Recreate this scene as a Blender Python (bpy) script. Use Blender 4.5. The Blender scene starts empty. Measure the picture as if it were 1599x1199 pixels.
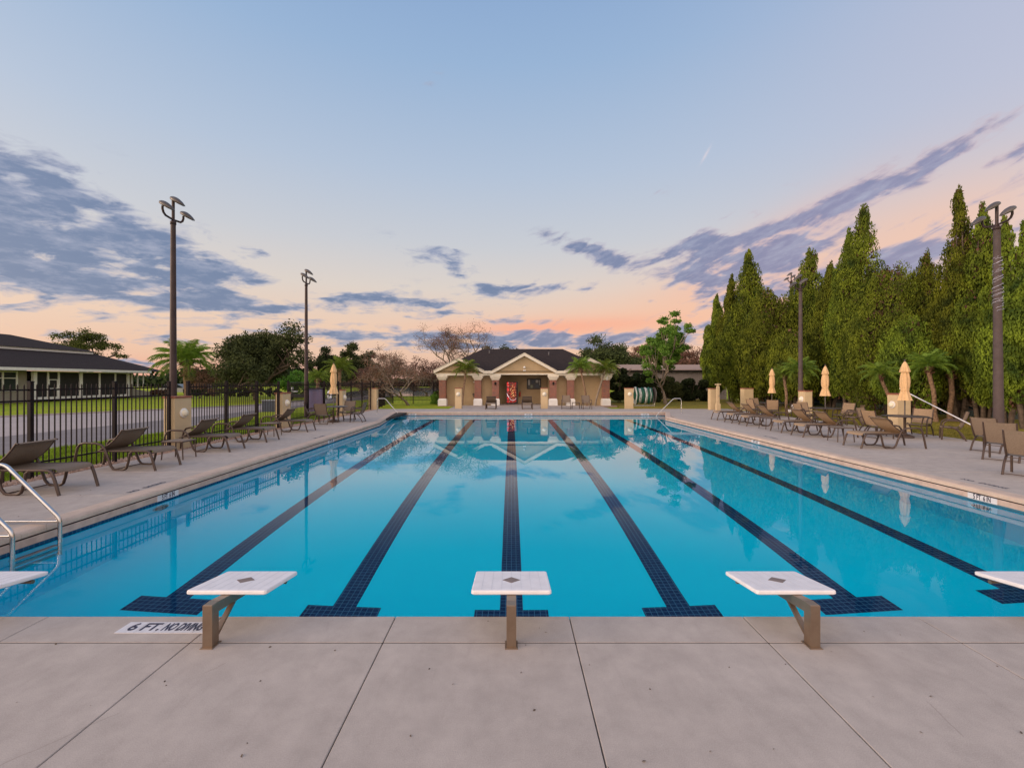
import bpy, math, random
import numpy as np
from mathutils import Vector, Matrix
R = math.radians
SC = bpy.context.scene
COL = SC.collection
rnd = random.Random(7)

# ------------------------------------------------------------------ camera
EYE = 1.87; F = 680.0
cam_d = bpy.data.cameras.new('camera'); cam_d.sensor_width = 36; cam_d.lens = 36*F/1599
cam_d.shift_x = 0.0006; cam_d.shift_y = -0.0028; cam_d.clip_start = 0.05; cam_d.clip_end = 3000
cam = bpy.data.objects.new('camera', cam_d); COL.objects.link(cam)
cam.location = (0, 0, EYE); cam.rotation_euler = (R(90), 0, 0); SC.camera = cam
SC.view_settings.view_transform = 'Standard'; SC.view_settings.look = 'None'
SC.view_settings.exposure = 0.0; SC.view_settings.gamma = 1
SC.render.engine = 'CYCLES'
cy = SC.cycles
cy.max_bounces = 12; cy.diffuse_bounces = 5; cy.glossy_bounces = 5; cy.transmission_bounces = 10
cy.transparent_max_bounces = 12; cy.caustics_refractive = True; cy.caustics_reflective = True
cy.sample_clamp_indirect = 6; cy.blur_glossy = 0.3
try:
    cy.use_denoising = True; cy.denoiser = 'OPENIMAGEDENOISE'
except Exception: pass

def lin(c):
    return tuple((v/255/12.92 if v/255 <= .04045 else ((v/255+.055)/1.055)**2.4) for v in c)
def lin4(c): return lin(c) + (1,)

# ------------------------------------------------------------------ sky (world)
W = bpy.data.worlds.new('World'); SC.world = W; W.use_nodes = True
wt = W.node_tree; wt.nodes.clear()
class NG:
    def __init__(s, t): s.t = t
    def n(s, k, **kw):
        x = s.t.nodes.new(k)
        for a, b in kw.items(): setattr(x, a, b)
        return x
    def l(s, a, b): s.t.links.new(a, b)
    def m(s, op, a, b=None, c=None, clamp=False):
        x = s.n('ShaderNodeMath', operation=op, use_clamp=clamp)
        for i, v in enumerate((a, b, c)):
            if v is None: continue
            if isinstance(v, (int, float)): x.inputs[i].default_value = v
            else: s.l(v, x.inputs[i])
        return x.outputs[0]
    def mix(s, fac, a, b, bt='MIX'):
        x = s.n('ShaderNodeMix', data_type='RGBA', blend_type=bt)
        for i, v in ((0, fac), (6, a), (7, b)):
            if isinstance(v, (int, float)): x.inputs[i].default_value = v
            elif isinstance(v, tuple): x.inputs[i].default_value = v if len(v) == 4 else v + (1,)
            else: s.l(v, x.inputs[i])
        return x.outputs[2]
    def ramp(s, fac, stops, interp='LINEAR'):
        x = s.n('ShaderNodeValToRGB'); cr = x.color_ramp; cr.interpolation = interp
        while len(cr.elements) < len(stops): cr.elements.new(.5)
        for e, (p, c) in zip(cr.elements, stops):
            e.position = p; e.color = c if len(c) == 4 else c + (1,)
        s.l(fac, x.inputs[0]); return x.outputs[0]
    def noise(s, vec, scale, detail=4, rough=.55, dist=0, col=False):
        x = s.n('ShaderNodeTexNoise')
        x.inputs['Scale'].default_value = scale; x.inputs['Detail'].default_value = detail
        x.inputs['Roughness'].default_value = rough; x.inputs['Distortion'].default_value = dist
        if vec is not None: s.l(vec, x.inputs['Vector'])
        return x.outputs[1 if col else 0]
    def sep(s, v):
        x = s.n('ShaderNodeSeparateXYZ'); s.l(v, x.inputs[0]); return x.outputs
    def comb(s, a, b, c):
        x = s.n('ShaderNodeCombineXYZ')
        for i, v in enumerate((a, b, c)):
            if isinstance(v, (int, float)): x.inputs[i].default_value = v
            else: s.l(v, x.inputs[i])
        return x.outputs[0]
g = NG(wt)
tc = g.n('ShaderNodeTexCoord')
d = tc.outputs['Generated']
X, Y, Z = g.sep(d)[0:3]
az = g.m('MULTIPLY', g.m('ARCTAN2', X, Y), 57.2958)
el = g.m('MULTIPLY', g.m('ARCSINE', Z), 57.2958)
def azel(px, py):
    dx = px-798.5
    return math.degrees(math.atan(dx/F)), math.degrees(math.atan((595-py)/math.hypot(F, dx)))
def blob(px, py, rx, ry, rot=0, w=1.0):
    """soft elliptical patch of sky round one direction; rot lifts its right end"""
    a0, e0 = azel(px, py)
    sx = math.degrees(rx/F)*math.cos(R(a0))**2; sy = math.degrees(ry/F)*math.cos(R(a0))
    return blobd(a0, e0, sx, sy, rot, w)
def blobd(a0, e0, sx, sy, rot=0, w=1.0):
    da = g.m('SUBTRACT', az, a0); de = g.m('SUBTRACT', el, e0)
    c, s = math.cos(R(rot)), math.sin(R(rot))
    u = g.m('ADD', g.m('MULTIPLY', da, c/sx), g.m('MULTIPLY', de, s/sx))
    v = g.m('ADD', g.m('MULTIPLY', da, -s/sy), g.m('MULTIPLY', de, c/sy))
    r2 = g.m('ADD', g.m('MULTIPLY', u, u), g.m('MULTIPLY', v, v))
    return g.m('MULTIPLY', g.m('POWER', 2.71828, g.m('MULTIPLY', r2, -1.0)), w)
def addall(l):
    o = l[0]
    for k in l[1:]: o = g.m('ADD', o, k)
    return o
e01 = g.m('DIVIDE', el, 90, clamp=True)
base = g.ramp(e01, [(0.0, lin((226, 172, 160))), (0.035, lin((236, 196, 172))), (0.075, lin((240, 206, 182))),
                    (0.13, lin((226, 213, 203))), (0.19, lin((206, 208, 214))), (0.28, lin((184, 199, 220))),
                    (0.40, lin((156, 184, 218))), (0.52, lin((134, 166, 210))), (1.0, lin((120, 152, 205)))])
# slight lilac cast in the high right of the sky
base = g.mix(blobd(52, 28, 22, 18, 0, .6), base, lin4((190, 190, 212)))
# warm glow of the sunset low in the sky
warm = g.m('MINIMUM', addall([blob(1230, 440, 260, 80, 18, .62), blob(930, 520, 260, 40, 0, .6), blob(1020, 470, 160, 45, 0, .25), blob(1520, 350, 200, 70, 14, .45), blob(100, 540, 420, 32, 0, .3)]), 1.0)
base = g.mix(warm, base, lin4((250, 196, 164)))
pk = g.m('MINIMUM', addall([blob(830, 515, 130, 14, 0, .75), blob(960, 505, 120, 12, 0, .5), blob(1180, 395, 150, 30, 25, .35), blob(1250, 450, 90, 30, 10, .4), blob(230, 578, 300, 18, 0, .55)]), 1.0)
base = g.mix(pk, base, lin4((254, 178, 148)))
# clouds: layers seen from below, thinning into streaks near the horizon
zz = g.m('ADD', g.m('MAXIMUM', Z, 0.0), 0.14)
cu = g.m('DIVIDE', X, zz); cv = g.m('DIVIDE', Y, zz)
# the layers run up to the right on the right-hand side of the sky
cvec = g.comb(g.m('ADD', g.m('MULTIPLY', cu, .85), g.m('MULTIPLY', cv, -.15)), g.m('MULTIPLY', cv, 1.25), 0.0)
n1 = g.noise(cvec, 2.7, 12, .58, .5)
tilt = g.m('MULTIPLY', g.m('MAXIMUM', az, 0.0), .055)
avec = g.comb(g.m('MULTIPLY', az, .075), g.m('MULTIPLY', g.m('SUBTRACT', el, g.m('MULTIPLY', tilt, 6.0)), .23), 3.3)
n2 = g.noise(avec, 3.6, 12, .57, .5)
nn = g.m('ADD', g.m('MULTIPLY', g.m('SUBTRACT', g.m('ADD', g.m('MULTIPLY', n1, .5), g.m('MULTIPLY', n2, .5)), .5), 2.9), .46)
bl = addall([blob(60, 330, 190, 70, -26, 1.0), blob(210, 375, 150, 52, -26, .95), blob(90, 425, 260, 46, -4, 1.0), blob(270, 425, 120, 30, -8, .7), blob(60, 482, 110, 10, 0, .75), blob(280, 462, 120, 16, -4, .65),
             blob(-20, 280, 110, 45, -20, .8), blob(355, 415, 60, 12, 0, .55), blob(400, 397, 50, 8, 0, .45),
             blob(630, 471, 130, 15, -4, 1.0), blob(440, 481, 140, 11, 0, .9), blob(540, 468, 60, 10, 0, .5), blob(905, 387, 55, 13, -14, .9), blob(962, 409, 24, 9, 0, .85),
             blob(690, 398, 65, 18, -8, .62), blob(715, 428, 30, 7, 0, .45), blob(790, 450, 90, 12, 0, .85), blob(885, 452, 40, 8, 0, .4),
             blob(1110, 400, 100, 28, 6, .95), blob(1180, 378, 70, 26, 10, .85), blob(1240, 345, 110, 14, 18, .62), blob(1345, 303, 110, 17, 18, .85), blob(1430, 272, 100, 12, 16, .6), blob(1530, 203, 120, 17, 24, .8), blob(1590, 240, 80, 14, 20, .5),
             blob(1130, 350, 90, 12, 18, .5), blob(1280, 380, 90, 16, 8, .8), blob(1120, 430, 90, 16, 4, .8), blob(1060, 395, 50, 12, 8, .6), blob(1210, 410, 80, 14, 6, .7),
             blob(1440, 385, 120, 22, 8, .9), blob(1330, 425, 100, 22, 4, .8), blob(1200, 452, 80, 18, 0, .85), blob(1420, 440, 120, 22, 0, .75), blob(1560, 300, 110, 14, 15, .6), blob(1580, 360, 90, 16, 10, .6),
             blob(1110, 470, 70, 14, 0, .75), blob(930, 529, 230, 12, 0, 1.05), blob(600, 521, 200, 10, 0, .95), blob(250, 533, 140, 9, 0, .85), blob(70, 520, 70, 6, 0, .6), blob(820, 500, 70, 5, 0, .4),
             blob(730, 540, 200, 10, 0, .85), blob(615, 160, 16, 13, 0, .32), blob(660, 130, 30, 8, 30, .25), blob(1110, 515, 100, 12, 0, .85), blob(1500, 520, 300, 26, 0, .7), blob(180, 565, 100, 6, 0, .6), blob(1010, 300, 30, 10, 0, .2)])
bl = g.m('MINIMUM', bl, 1.15)
break_ = g.noise(g.comb(g.m('MULTIPLY', az, .12), g.m('MULTIPLY', el, .20), 9.1), 1.9, 4, .5, .8)
bl = g.m('MULTIPLY', bl, g.m('ADD', .22, g.m('MULTIPLY', break_, 1.5)))
cc = g.m('ADD', nn, g.m('MULTIPLY', bl, .62))
cl = g.m('DIVIDE', g.m('SUBTRACT', cc, .68), .34, clamp=True)
cl = g.m('MULTIPLY', cl, g.m('DIVIDE', bl, .14, clamp=True))
cl = g.m('SMOOTH_MIN', cl, 1.0, .25)
right = g.m('DIVIDE', g.m('ADD', az, 5), 40, clamp=True)
ccol = g.mix(right, lin4((104, 125, 162)), lin4((138, 138, 172)))
dense = g.m('DIVIDE', g.m('SUBTRACT', cc, .82), .28, clamp=True)
edge = g.mix(right, lin4((170, 174, 196)), lin4((206, 182, 190)))
ccol = g.mix(dense, edge, ccol)
n3 = g.noise(avec, 5.0, 7, .62)
ccol = g.mix(g.m('MULTIPLY', g.m('SUBTRACT', n3, .47, clamp=True), 2.6, clamp=True), ccol, lin4((176, 180, 202)))
ccol = g.mix(g.m('MULTIPLY', g.m('SUBTRACT', .47, n3, clamp=True), 2.0, clamp=True), ccol, lin4((96, 118, 158)))
sky = g.mix(g.m('MULTIPLY', cl, .97), base, ccol)
# short bright vapour trail
tr = g.m('MULTIPLY', blob(1102, 242, 11, 1.8, 55, .5), g.m('ADD', g.noise(avec, 30, 3), .4))
sky = g.mix(tr, sky, lin4((245, 225, 225)))
# western glow beside and unseen sky behind the camera, brightened as added fill, and below the horizon a dim ground tone
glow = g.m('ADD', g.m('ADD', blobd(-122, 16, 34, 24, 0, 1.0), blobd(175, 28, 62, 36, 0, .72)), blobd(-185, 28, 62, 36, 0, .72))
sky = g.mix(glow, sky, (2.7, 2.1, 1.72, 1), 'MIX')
below = g.m('MULTIPLY', g.m('ADD', g.m('MULTIPLY', el, -1), -.3), .6, clamp=True)
sky = g.mix(below, sky, (.17, .16, .13, 1))
ns = g.n('ShaderNodeTexSky', sky_type='NISHITA'); ns.sun_disc = False
ns.sun_elevation = R(9); ns.sun_rotation = R(-105)
bg1 = g.n('ShaderNodeBackground'); g.l(ns.outputs[0], bg1.inputs[0]); bg1.inputs[1].default_value = 0.012
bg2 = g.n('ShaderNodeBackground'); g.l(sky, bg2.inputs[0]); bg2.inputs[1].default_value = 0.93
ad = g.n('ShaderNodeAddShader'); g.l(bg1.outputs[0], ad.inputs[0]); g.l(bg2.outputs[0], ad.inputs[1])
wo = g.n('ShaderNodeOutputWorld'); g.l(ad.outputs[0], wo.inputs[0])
W.cycles.sampling_method = 'MANUAL'; W.cycles.sample_map_resolution = 512

# ------------------------------------------------------------------ sun: soft afterglow from the left
sd = bpy.data.lights.new('sun', 'SUN'); sd.energy = 1.9; sd.angle = R(24); sd.color = (1.0, .74, .54)
so = bpy.data.objects.new('sun', sd); COL.objects.link(so)
sdir = Vector((math.sin(R(-105))*math.cos(R(14)), math.cos(R(-105))*math.cos(R(14)), math.sin(R(14))))
so.rotation_euler = sdir.to_track_quat('Z', 'Y').to_euler(); so.location = (-40, -10, 20)

# ------------------------------------------------------------------ materials
MAT = {}
def mat(name, col, rough=.6, metal=0, var=.12, vscale=3, col2=None, bump=0, bscale=40, spec=.5, coat=0, sheen=0, detail=5, trans=0):
    if name in MAT: return MAT[name]
    m = bpy.data.materials.new(name); m.use_nodes = True; MAT[name] = m
    h = NG(m.node_tree); b = m.node_tree.nodes['Principled BSDF']
    t = h.n('ShaderNodeTexCoord'); v = t.outputs['Object']
    c1 = col + (1,) if len(col) == 3 else col
    c2 = (tuple(max(0, x*(1-var*2.2)) for x in col) if col2 is None else col2) + (1,)
    nz = h.noise(v, vscale, detail, .6)
    f = h.m('MULTIPLY', h.m('SUBTRACT', nz, .34), 3.1, clamp=True)
    h.l(h.mix(f, c1, c2), b.inputs['Base Color'])
    b.inputs['Roughness'].default_value = rough; b.inputs['Metallic'].default_value = metal
    b.inputs['Specular IOR Level'].default_value = spec
    if coat: b.inputs['Coat Weight'].default_value = coat
    h.l(h.m('ADD', h.m('MULTIPLY', nz, .18), rough-.09), b.inputs['Roughness'])
    if name.startswith('leaf'):
        oi = h.n('ShaderNodeObjectInfo'); hs = h.n('ShaderNodeHueSaturation')
        h.l(h.mix(f, c1, c2), hs.inputs['Color']); h.l(h.m('ADD', .478, h.m('MULTIPLY', oi.outputs['Random'], .036)), hs.inputs['Hue'])
        h.l(h.m('ADD', .72, h.m('MULTIPLY', oi.outputs['Random'], .55)), hs.inputs['Value']); h.l(hs.outputs[0], b.inputs['Base Color'])
    if bump:
        bn = h.n('ShaderNodeBump'); bn.inputs['Strength'].default_value = bump; bn.inputs['Distance'].default_value = .01
        h.l(h.noise(v, bscale, 6, .65), bn.inputs['Height']); h.l(bn.outputs[0], b.inputs['Normal'])
    if trans:
        o = m.node_tree.nodes['Material Output']
        tr = h.n('ShaderNodeBsdfTranslucent'); h.l(h.mix(f, c1, c2), tr.inputs[0])
        mx = h.n('ShaderNodeMixShader'); mx.inputs[0].default_value = trans
        h.l(b.outputs[0], mx.inputs[1]); h.l(tr.outputs[0], mx.inputs[2]); h.l(mx.outputs[0], o.inputs[0])
    return m

def concrete(name, c1, c2, c3, warmfac=0):
    m = bpy.data.materials.new(name); m.use_nodes = True; MAT[name] = m
    h = NG(m.node_tree); b = m.node_tree.nodes['Principled BSDF']
    v = h.n('ShaderNodeTexCoord').outputs['Object']
    big = h.noise(v, .55, 6, .6, .4); mid = h.noise(v, 4.5, 6, .65); fine = h.noise(v, 190, 3, .7)
    st = h.n('ShaderNodeMapping'); h.l(v, st.inputs[0]); st.inputs['Rotation'].default_value = (0, 0, .5); st.inputs['Scale'].default_value = (7, 1.4, 1)
    streak = h.noise(st.outputs[0], 2.2, 5, .6, .5)
    c = h.mix(h.m('MULTIPLY', h.m('SUBTRACT', big, .33), 2.8, clamp=True), c1 + (1,), c2 + (1,))
    c = h.mix(h.m('MULTIPLY', h.m('SUBTRACT', streak, .52, clamp=True), 2.2, clamp=True), c, c3 + (1,))
    c = h.mix(.55, c, h.ramp(mid, [(.3, (.40, .40, .40)), (.7, (.60, .60, .60))]), 'OVERLAY')
    c = h.mix(.75, c, h.ramp(fine, [(.3, (.38, .38, .38)), (.7, (.62, .62, .62))]), 'OVERLAY')
    # small dark specks of grit and leaf litter
    vo = h.n('ShaderNodeTexVoronoi'); h.l(v, vo.inputs['Vector']); vo.inputs['Scale'].default_value = 3.1; vo.inputs['Randomness'].default_value = 1
    sp = h.m('LESS_THAN', h.m('ADD', vo.outputs['Distance'], h.m('MULTIPLY', fine, .04)), .026)
    c = h.mix(h.m('MULTIPLY', sp, .75), c, (.06, .045, .04, 1))
    dv = h.n('ShaderNodeTexVoronoi', feature='DISTANCE_TO_EDGE'); wv = h.mix(.12, v, h.noise(v, 1.6, 5, .6, 0, True), 'ADD'); h.l(wv, dv.inputs['Vector']); dv.inputs['Scale'].default_value = .42
    cr = h.m('MULTIPLY', h.m('LESS_THAN', dv.outputs['Distance'], .0016), h.m('GREATER_THAN', h.noise(v, .33, 2), .55))
    c = h.mix(h.m('MULTIPLY', cr, .22), c, (.13, .105, .09, 1))
    sn = h.noise(v, 1.15, 7, .68, 1.2); c = h.mix(h.m('MULTIPLY', h.m('SUBTRACT', sn, .60, clamp=True), 1.8, clamp=True), c, tuple(x*.84 for x in c3)+(1,))
    h.l(c, b.inputs['Base Color']); b.inputs['Roughness'].default_value = .85; b.inputs['Specular IOR Level'].default_value = .25
    bn = h.n('ShaderNodeBump'); bn.inputs['Strength'].default_value = .35; bn.inputs['Distance'].default_value = .004
    h.l(h.m('ADD', fine, h.m('MULTIPLY', mid, 1.5)), bn.inputs['Height']); h.l(bn.outputs[0], b.inputs['Normal'])
    return m
concrete('deck_concrete', (.415, .368, .335), (.378, .333, .303), (.36, .317, .288))
concrete('coping_concrete', (.53, .42, .345), (.45, .355, .295), (.41, .325, .27))
concrete('asphalt', (.20, .185, .19), (.165, .15, .155), (.15, .14, .14))
concrete('light_paving', (.36, .32, .315), (.32, .285, .28), (.29, .26, .255))

def grass_mat(name, a, b2, c3):
    m = bpy.data.materials.new(name); m.use_nodes = True; MAT[name] = m
    h = NG(m.node_tree); b = m.node_tree.nodes['Principled BSDF']
    v = h.n('ShaderNodeTexCoord').outputs['Object']
    n1 = h.noise(v, .35, 6, .65, .5); n2 = h.noise(v, 28, 4, .7)
    c = h.mix(h.m('MULTIPLY', h.m('SUBTRACT', n1, .36), 3.2, clamp=True), a + (1,), b2 + (1,))
    c = h.mix(h.m('MULTIPLY', h.m('SUBTRACT', n2, .45), 2.6, clamp=True), c, c3 + (1,))
    h.l(c, b.inputs['Base Color']); b.inputs['Roughness'].default_value = .9; b.inputs['Specular IOR Level'].default_value = .1
    bn = h.n('ShaderNodeBump'); bn.inputs['Strength'].default_value = .9; bn.inputs['Distance'].default_value = .04
    h.l(n2, bn.inputs['Height']); h.l(bn.outputs[0], b.inputs['Normal'])
    return m
grass_mat('lawn', (.24, .33, .02), (.36, .38, .03), (.16, .22, .016))
grass_mat('dry_lawn', (.21, .20, .03), (.34, .24, .05), (.14, .13, .026))

def tile_mat(name, c1, c2, grout, size, off=0, mortar=.06):
    m = bpy.data.materials.new(name); m.use_nodes = True; MAT[name] = m
    h = NG(m.node_tree); b = m.node_tree.nodes['Principled BSDF']
    v = h.n('ShaderNodeTexCoord').outputs['Object']
    br = h.n('ShaderNodeTexBrick'); h.l(v, br.inputs['Vector']); br.offset = off
    br.inputs['Scale'].default_value = 1/size; br.inputs['Brick Width'].default_value = 1; br.inputs['Row Height'].default_value = 1
    br.inputs['Mortar Size'].default_value = mortar; br.inputs['Mortar Smooth'].default_value = .1
    br.inputs['Color1'].default_value = c1 + (1,); br.inputs['Color2'].default_value = c2 + (1,); br.inputs['Mortar'].default_value = grout + (1,)
    h.l(br.outputs[0], b.inputs['Base Color']); b.inputs['Roughness'].default_value = .6; b.inputs['Specular IOR Level'].default_value = 0
    return m
tile_mat('lane_tile', (.006, .03, .085), (.010, .045, .11), (.05, .17, .28), .075, 0, .055)
tile_mat('waterline_shade', (.01, .06, .14), (.02, .09, .18), (.05, .15, .22), .06)

def brick_mat():
    m = bpy.data.materials.new('red_brick'); m.use_nodes = True; MAT['red_brick'] = m
    h = NG(m.node_tree); b = m.node_tree.nodes['Principled BSDF']
    v = h.n('ShaderNodeTexCoord').outputs['Object']; x, y, z = h.sep(v)[0:3]
    br = h.n('ShaderNodeTexBrick'); h.l(h.comb(h.m('ADD', x, y), z, 0.0), br.inputs['Vector'])
    br.inputs['Scale'].default_value = 1; br.inputs['Brick Width'].default_value = .20; br.inputs['Row Height'].default_value = .075
    br.inputs['Mortar Size'].default_value = .009
    br.inputs['Color1'].default_value = (.27, .06, .03, 1); br.inputs['Color2'].default_value = (.14, .04, .03, 1); br.inputs['Mortar'].default_value = (.35, .27, .22, 1)
    h.l(br.outputs[0], b.inputs['Base Color']); b.inputs['Roughness'].default_value = .85
brick_mat()

def plaster_mat():
    m = bpy.data.materials.new('pool_plaster'); m.use_nodes = True; MAT['pool_plaster'] = m
    h = NG(m.node_tree); b = m.node_tree.nodes['Principled BSDF']
    v = h.n('ShaderNodeTexCoord').outputs['Object']
    n1 = h.noise(v, .35, 5, .6, .6); n2 = h.noise(v, 9, 5, .6)
    c = h.mix(h.m('MULTIPLY', h.m('SUBTRACT', n1, .35), 3, clamp=True), (.0, .72, .88, 1), (.0, .685, .86, 1))
    c = h.mix(h.m('MULTIPLY', h.m('SUBTRACT', n2, .55, clamp=True), 1.2, clamp=True), c, (.0, .63, .80, 1))
    h.l(c, b.inputs['Base Color']); b.inputs['Roughness'].default_value = .9; b.inputs['Specular IOR Level'].default_value = 0
plaster_mat()

def water_mat(name, bump, sc):
    m = bpy.data.materials.new(name); m.use_nodes = True; MAT[name] = m
    m.node_tree.nodes.clear(); h = NG(m.node_tree)
    v = h.n('ShaderNodeTexCoord').outputs['Object']
    rf = h.n('ShaderNodeBsdfRefraction'); rf.inputs['IOR'].default_value = 1.333; rf.inputs['Roughness'].default_value = 0; rf.inputs['Color'].default_value = (1, 1, 1, 1)
    go = h.n('ShaderNodeBsdfGlossy'); go.inputs['Roughness'].default_value = 0; go.inputs['Color'].default_value = (1, 1, 1, 1)
    fr = h.n('ShaderNodeFresnel'); fr.inputs['IOR'].default_value = 1.333
    bn = h.n('ShaderNodeBump'); bn.inputs['Strength'].default_value = bump; bn.inputs['Distance'].default_value = .01
    mp = h.n('ShaderNodeMapping'); h.l(v, mp.inputs[0]); mp.inputs['Scale'].default_value = (1, .7, 1)
    h.l(h.m('ADD', h.noise(mp.outputs[0], sc, 3, .5, .5), h.m('MULTIPLY', h.noise(mp.outputs[0], sc*4.5, 2, .5), .18)), bn.inputs['Height'])
    for q in (rf, go, fr): h.l(bn.outputs[0], q.inputs['Normal'])
    F_ = fr.outputs[0]
    fac = h.m('MULTIPLY', F_, h.m('ADD', .16, h.m('MULTIPLY', h.m('DIVIDE', h.m('SUBTRACT', F_, .12), .16, clamp=True), .92)))
    mx = h.n('ShaderNodeMixShader'); h.l(fac, mx.inputs[0]); h.l(rf.outputs[0], mx.inputs[1]); h.l(go.outputs[0], mx.inputs[2])
    o = h.n('ShaderNodeOutputMaterial'); h.l(mx.outputs[0], o.inputs[0])
water_mat('pool_water', .055, 1.3)
mat('lake_water', (.20, .22, .25), .06, 0, .1, .3, bump=.05, bscale=2)

mat('plaster_tan', (.42, .305, .175), .85, var=.06, vscale=1.5, bump=.15, bscale=60)
mat('pillar_tan', (.56, .43, .26), .8, var=.05, vscale=2, bump=.12, bscale=60)
mat('porch_brown', (.13, .085, .045), .85, var=.1)
mat('cream_trim', (.72, .66, .55), .6, var=.05)
mat('white_trim', (.78, .77, .75), .55, var=.05)
mat('roof_shingle', (.052, .040, .038), .9, var=.35, vscale=14, col2=(.022, .018, .018), bump=.5, bscale=20, spec=.08)
mat('terracotta', (.30, .10, .055), .75, var=.15, vscale=20)
mat('fence_black', (.014, .009, .011), .5, var=.15, spec=.15)
mat('pole_bronze', (.055, .033, .034), .5, var=.15, spec=.3)
mat('pole_concrete', (.085, .062, .062), .8, var=.1, vscale=6)
mat('lamp_metal', (.12, .105, .10), .4, .3)
mat('lamp_glass', (.20, .23, .25), .15, 0)
mat('globe_cream', (.78, .72, .56), .35, var=.04)
mat('bronze_frame', (.085, .055, .043), .42, .25, var=.12)
mat('sling_taupe', (.205, .155, .115), .8, var=.12, vscale=60, bump=.3, bscale=300)
mat('sling_tan', (.34, .235, .145), .8, var=.12, vscale=60, bump=.3, bscale=300)
mat('table_bronze', (.075, .055, .05), .4, .2)
mat('umbrella_cloth', (.80, .53, .28), .85, var=.09, vscale=5, bump=.2, bscale=90, trans=.15)
mat('steel', (.62, .60, .58), .2, 1.0, var=.06)
mat('block_steel', (.30, .225, .165), .38, .7, var=.25, vscale=5, col2=(.22, .155, .11), bump=.05, bscale=120)
mat('block_board', (.80, .78, .80), .5, var=.05, vscale=9, bump=.25, bscale=260)
mat('grip_pad', (.23, .18, .165), .9, var=.1)
mat('marker_tile', (.62, .61, .64), .4, var=.07, vscale=12)
mat('navy_ink', (.020, .018, .05), .6)
mat('blue_ink', (.06, .075, .12), .8)
mat('joint_dark', (.045, .032, .027), .95, var=.2, vscale=8)
mat('pool_band', (.52, .39, .33), .7, var=.12, vscale=7, bump=.2, bscale=50)
mat('mulch', (.22, .12, .08), .95, var=.3, vscale=30, col2=(.45, .33, .27), bump=1, bscale=40)
mat('bark', (.13, .095, .07), .95, var=.25, vscale=8, bump=.6, bscale=25)
mat('bark_pale', (.27, .215, .165), .9, var=.2, vscale=10, bump=.5, bscale=25)
mat('palm_trunk', (.30, .19, .12), .95, var=.3, vscale=12, bump=.8, bscale=30)
mat('palm_boot', (.16, .065, .045), .95, var=.3, vscale=12, bump=.8, bscale=30)
mat('leaf_cypress', (.20, .25, .024), .85, col2=(.036, .058, .012), vscale=1.3, trans=.22, spec=.12)
mat('leaf_oak', (.085, .105, .035), .8, col2=(.03, .042, .018), vscale=1.1, trans=.2, spec=.15)
mat('leaf_dark', (.045, .07, .025), .8, col2=(.016, .027, .012), vscale=1.4, trans=.15, spec=.15)
mat('leaf_bright', (.22, .42, .06), .7, col2=(.09, .22, .035), vscale=1.2, trans=.35, spec=.2)
mat('leaf_palm', (.22, .31, .035), .6, col2=(.10, .17, .025), vscale=2, trans=.3, spec=.3)
mat('leaf_brown', (.25, .135, .095), .9, col2=(.12, .075, .06), vscale=1.5, trans=.25, spec=.1)
mat('leaf_pine', (.12, .15, .035), .9, col2=(.05, .065, .025), vscale=.5, trans=.25, spec=.1)
mat('grass_blade', (.24, .36, .03), .8, col2=(.11, .17, .018), vscale=2, trans=.3, spec=.1)
mat('dry_blade', (.30, .26, .045), .8, col2=(.14, .13, .03), vscale=2, trans=.3, spec=.1)
mat('screen_teal', (.012, .036, .042), .9, var=.2, vscale=.6)
mat('curb_teal', (.17, .22, .23), .85, var=.1)
mat('window_glass', (.03, .04, .045), .08)
mat('siding', (.28, .25, .21), .8, var=.05, vscale=2)
mat('porch_screen', (.016, .014, .016), .7)
mat('metal_wall', (.28, .245, .235), .6, var=.1, vscale=1)
mat('metal_roof', (.36, .26, .21), .7, var=.05, spec=.1)
mat('groove_grey', (.66, .65, .67), .6)
mat('cabinet_blue', (.035, .055, .09), .5); mat('cabinet_pale', (.40, .42, .45), .5)
mat('banner_lilac', (.58, .48, .70), .7, col2=(.66, .42, .50), vscale=.9)
mat('ring_white', (.75, .76, .80), .5); mat('ring_black', (.01, .01, .02), .5)
mat('board_dark', (.02, .02, .022), .3); mat('paper_pale', (.50, .50, .48), .8); mat('paper_green', (.28, .32, .22), .8)
mat('extinguisher_red', (.5, .03, .02), .4)
mat('lane_green', (.012, .13, .085), .6, var=.3, vscale=20); mat('lane_white', (.62, .66, .66), .6, var=.2)
mat('car_white', (.5, .5, .5), .3); mat('car_dark', (.02, .02, .025), .3); mat('tyre', (.015, .015, .015), .8)
mat('white_paint', (.75, .73, .74), .4, var=.03)
mat('light_wire', (.55, .55, .66), .4)
mat('step_white', (.55, .78, .82), .6)

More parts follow.
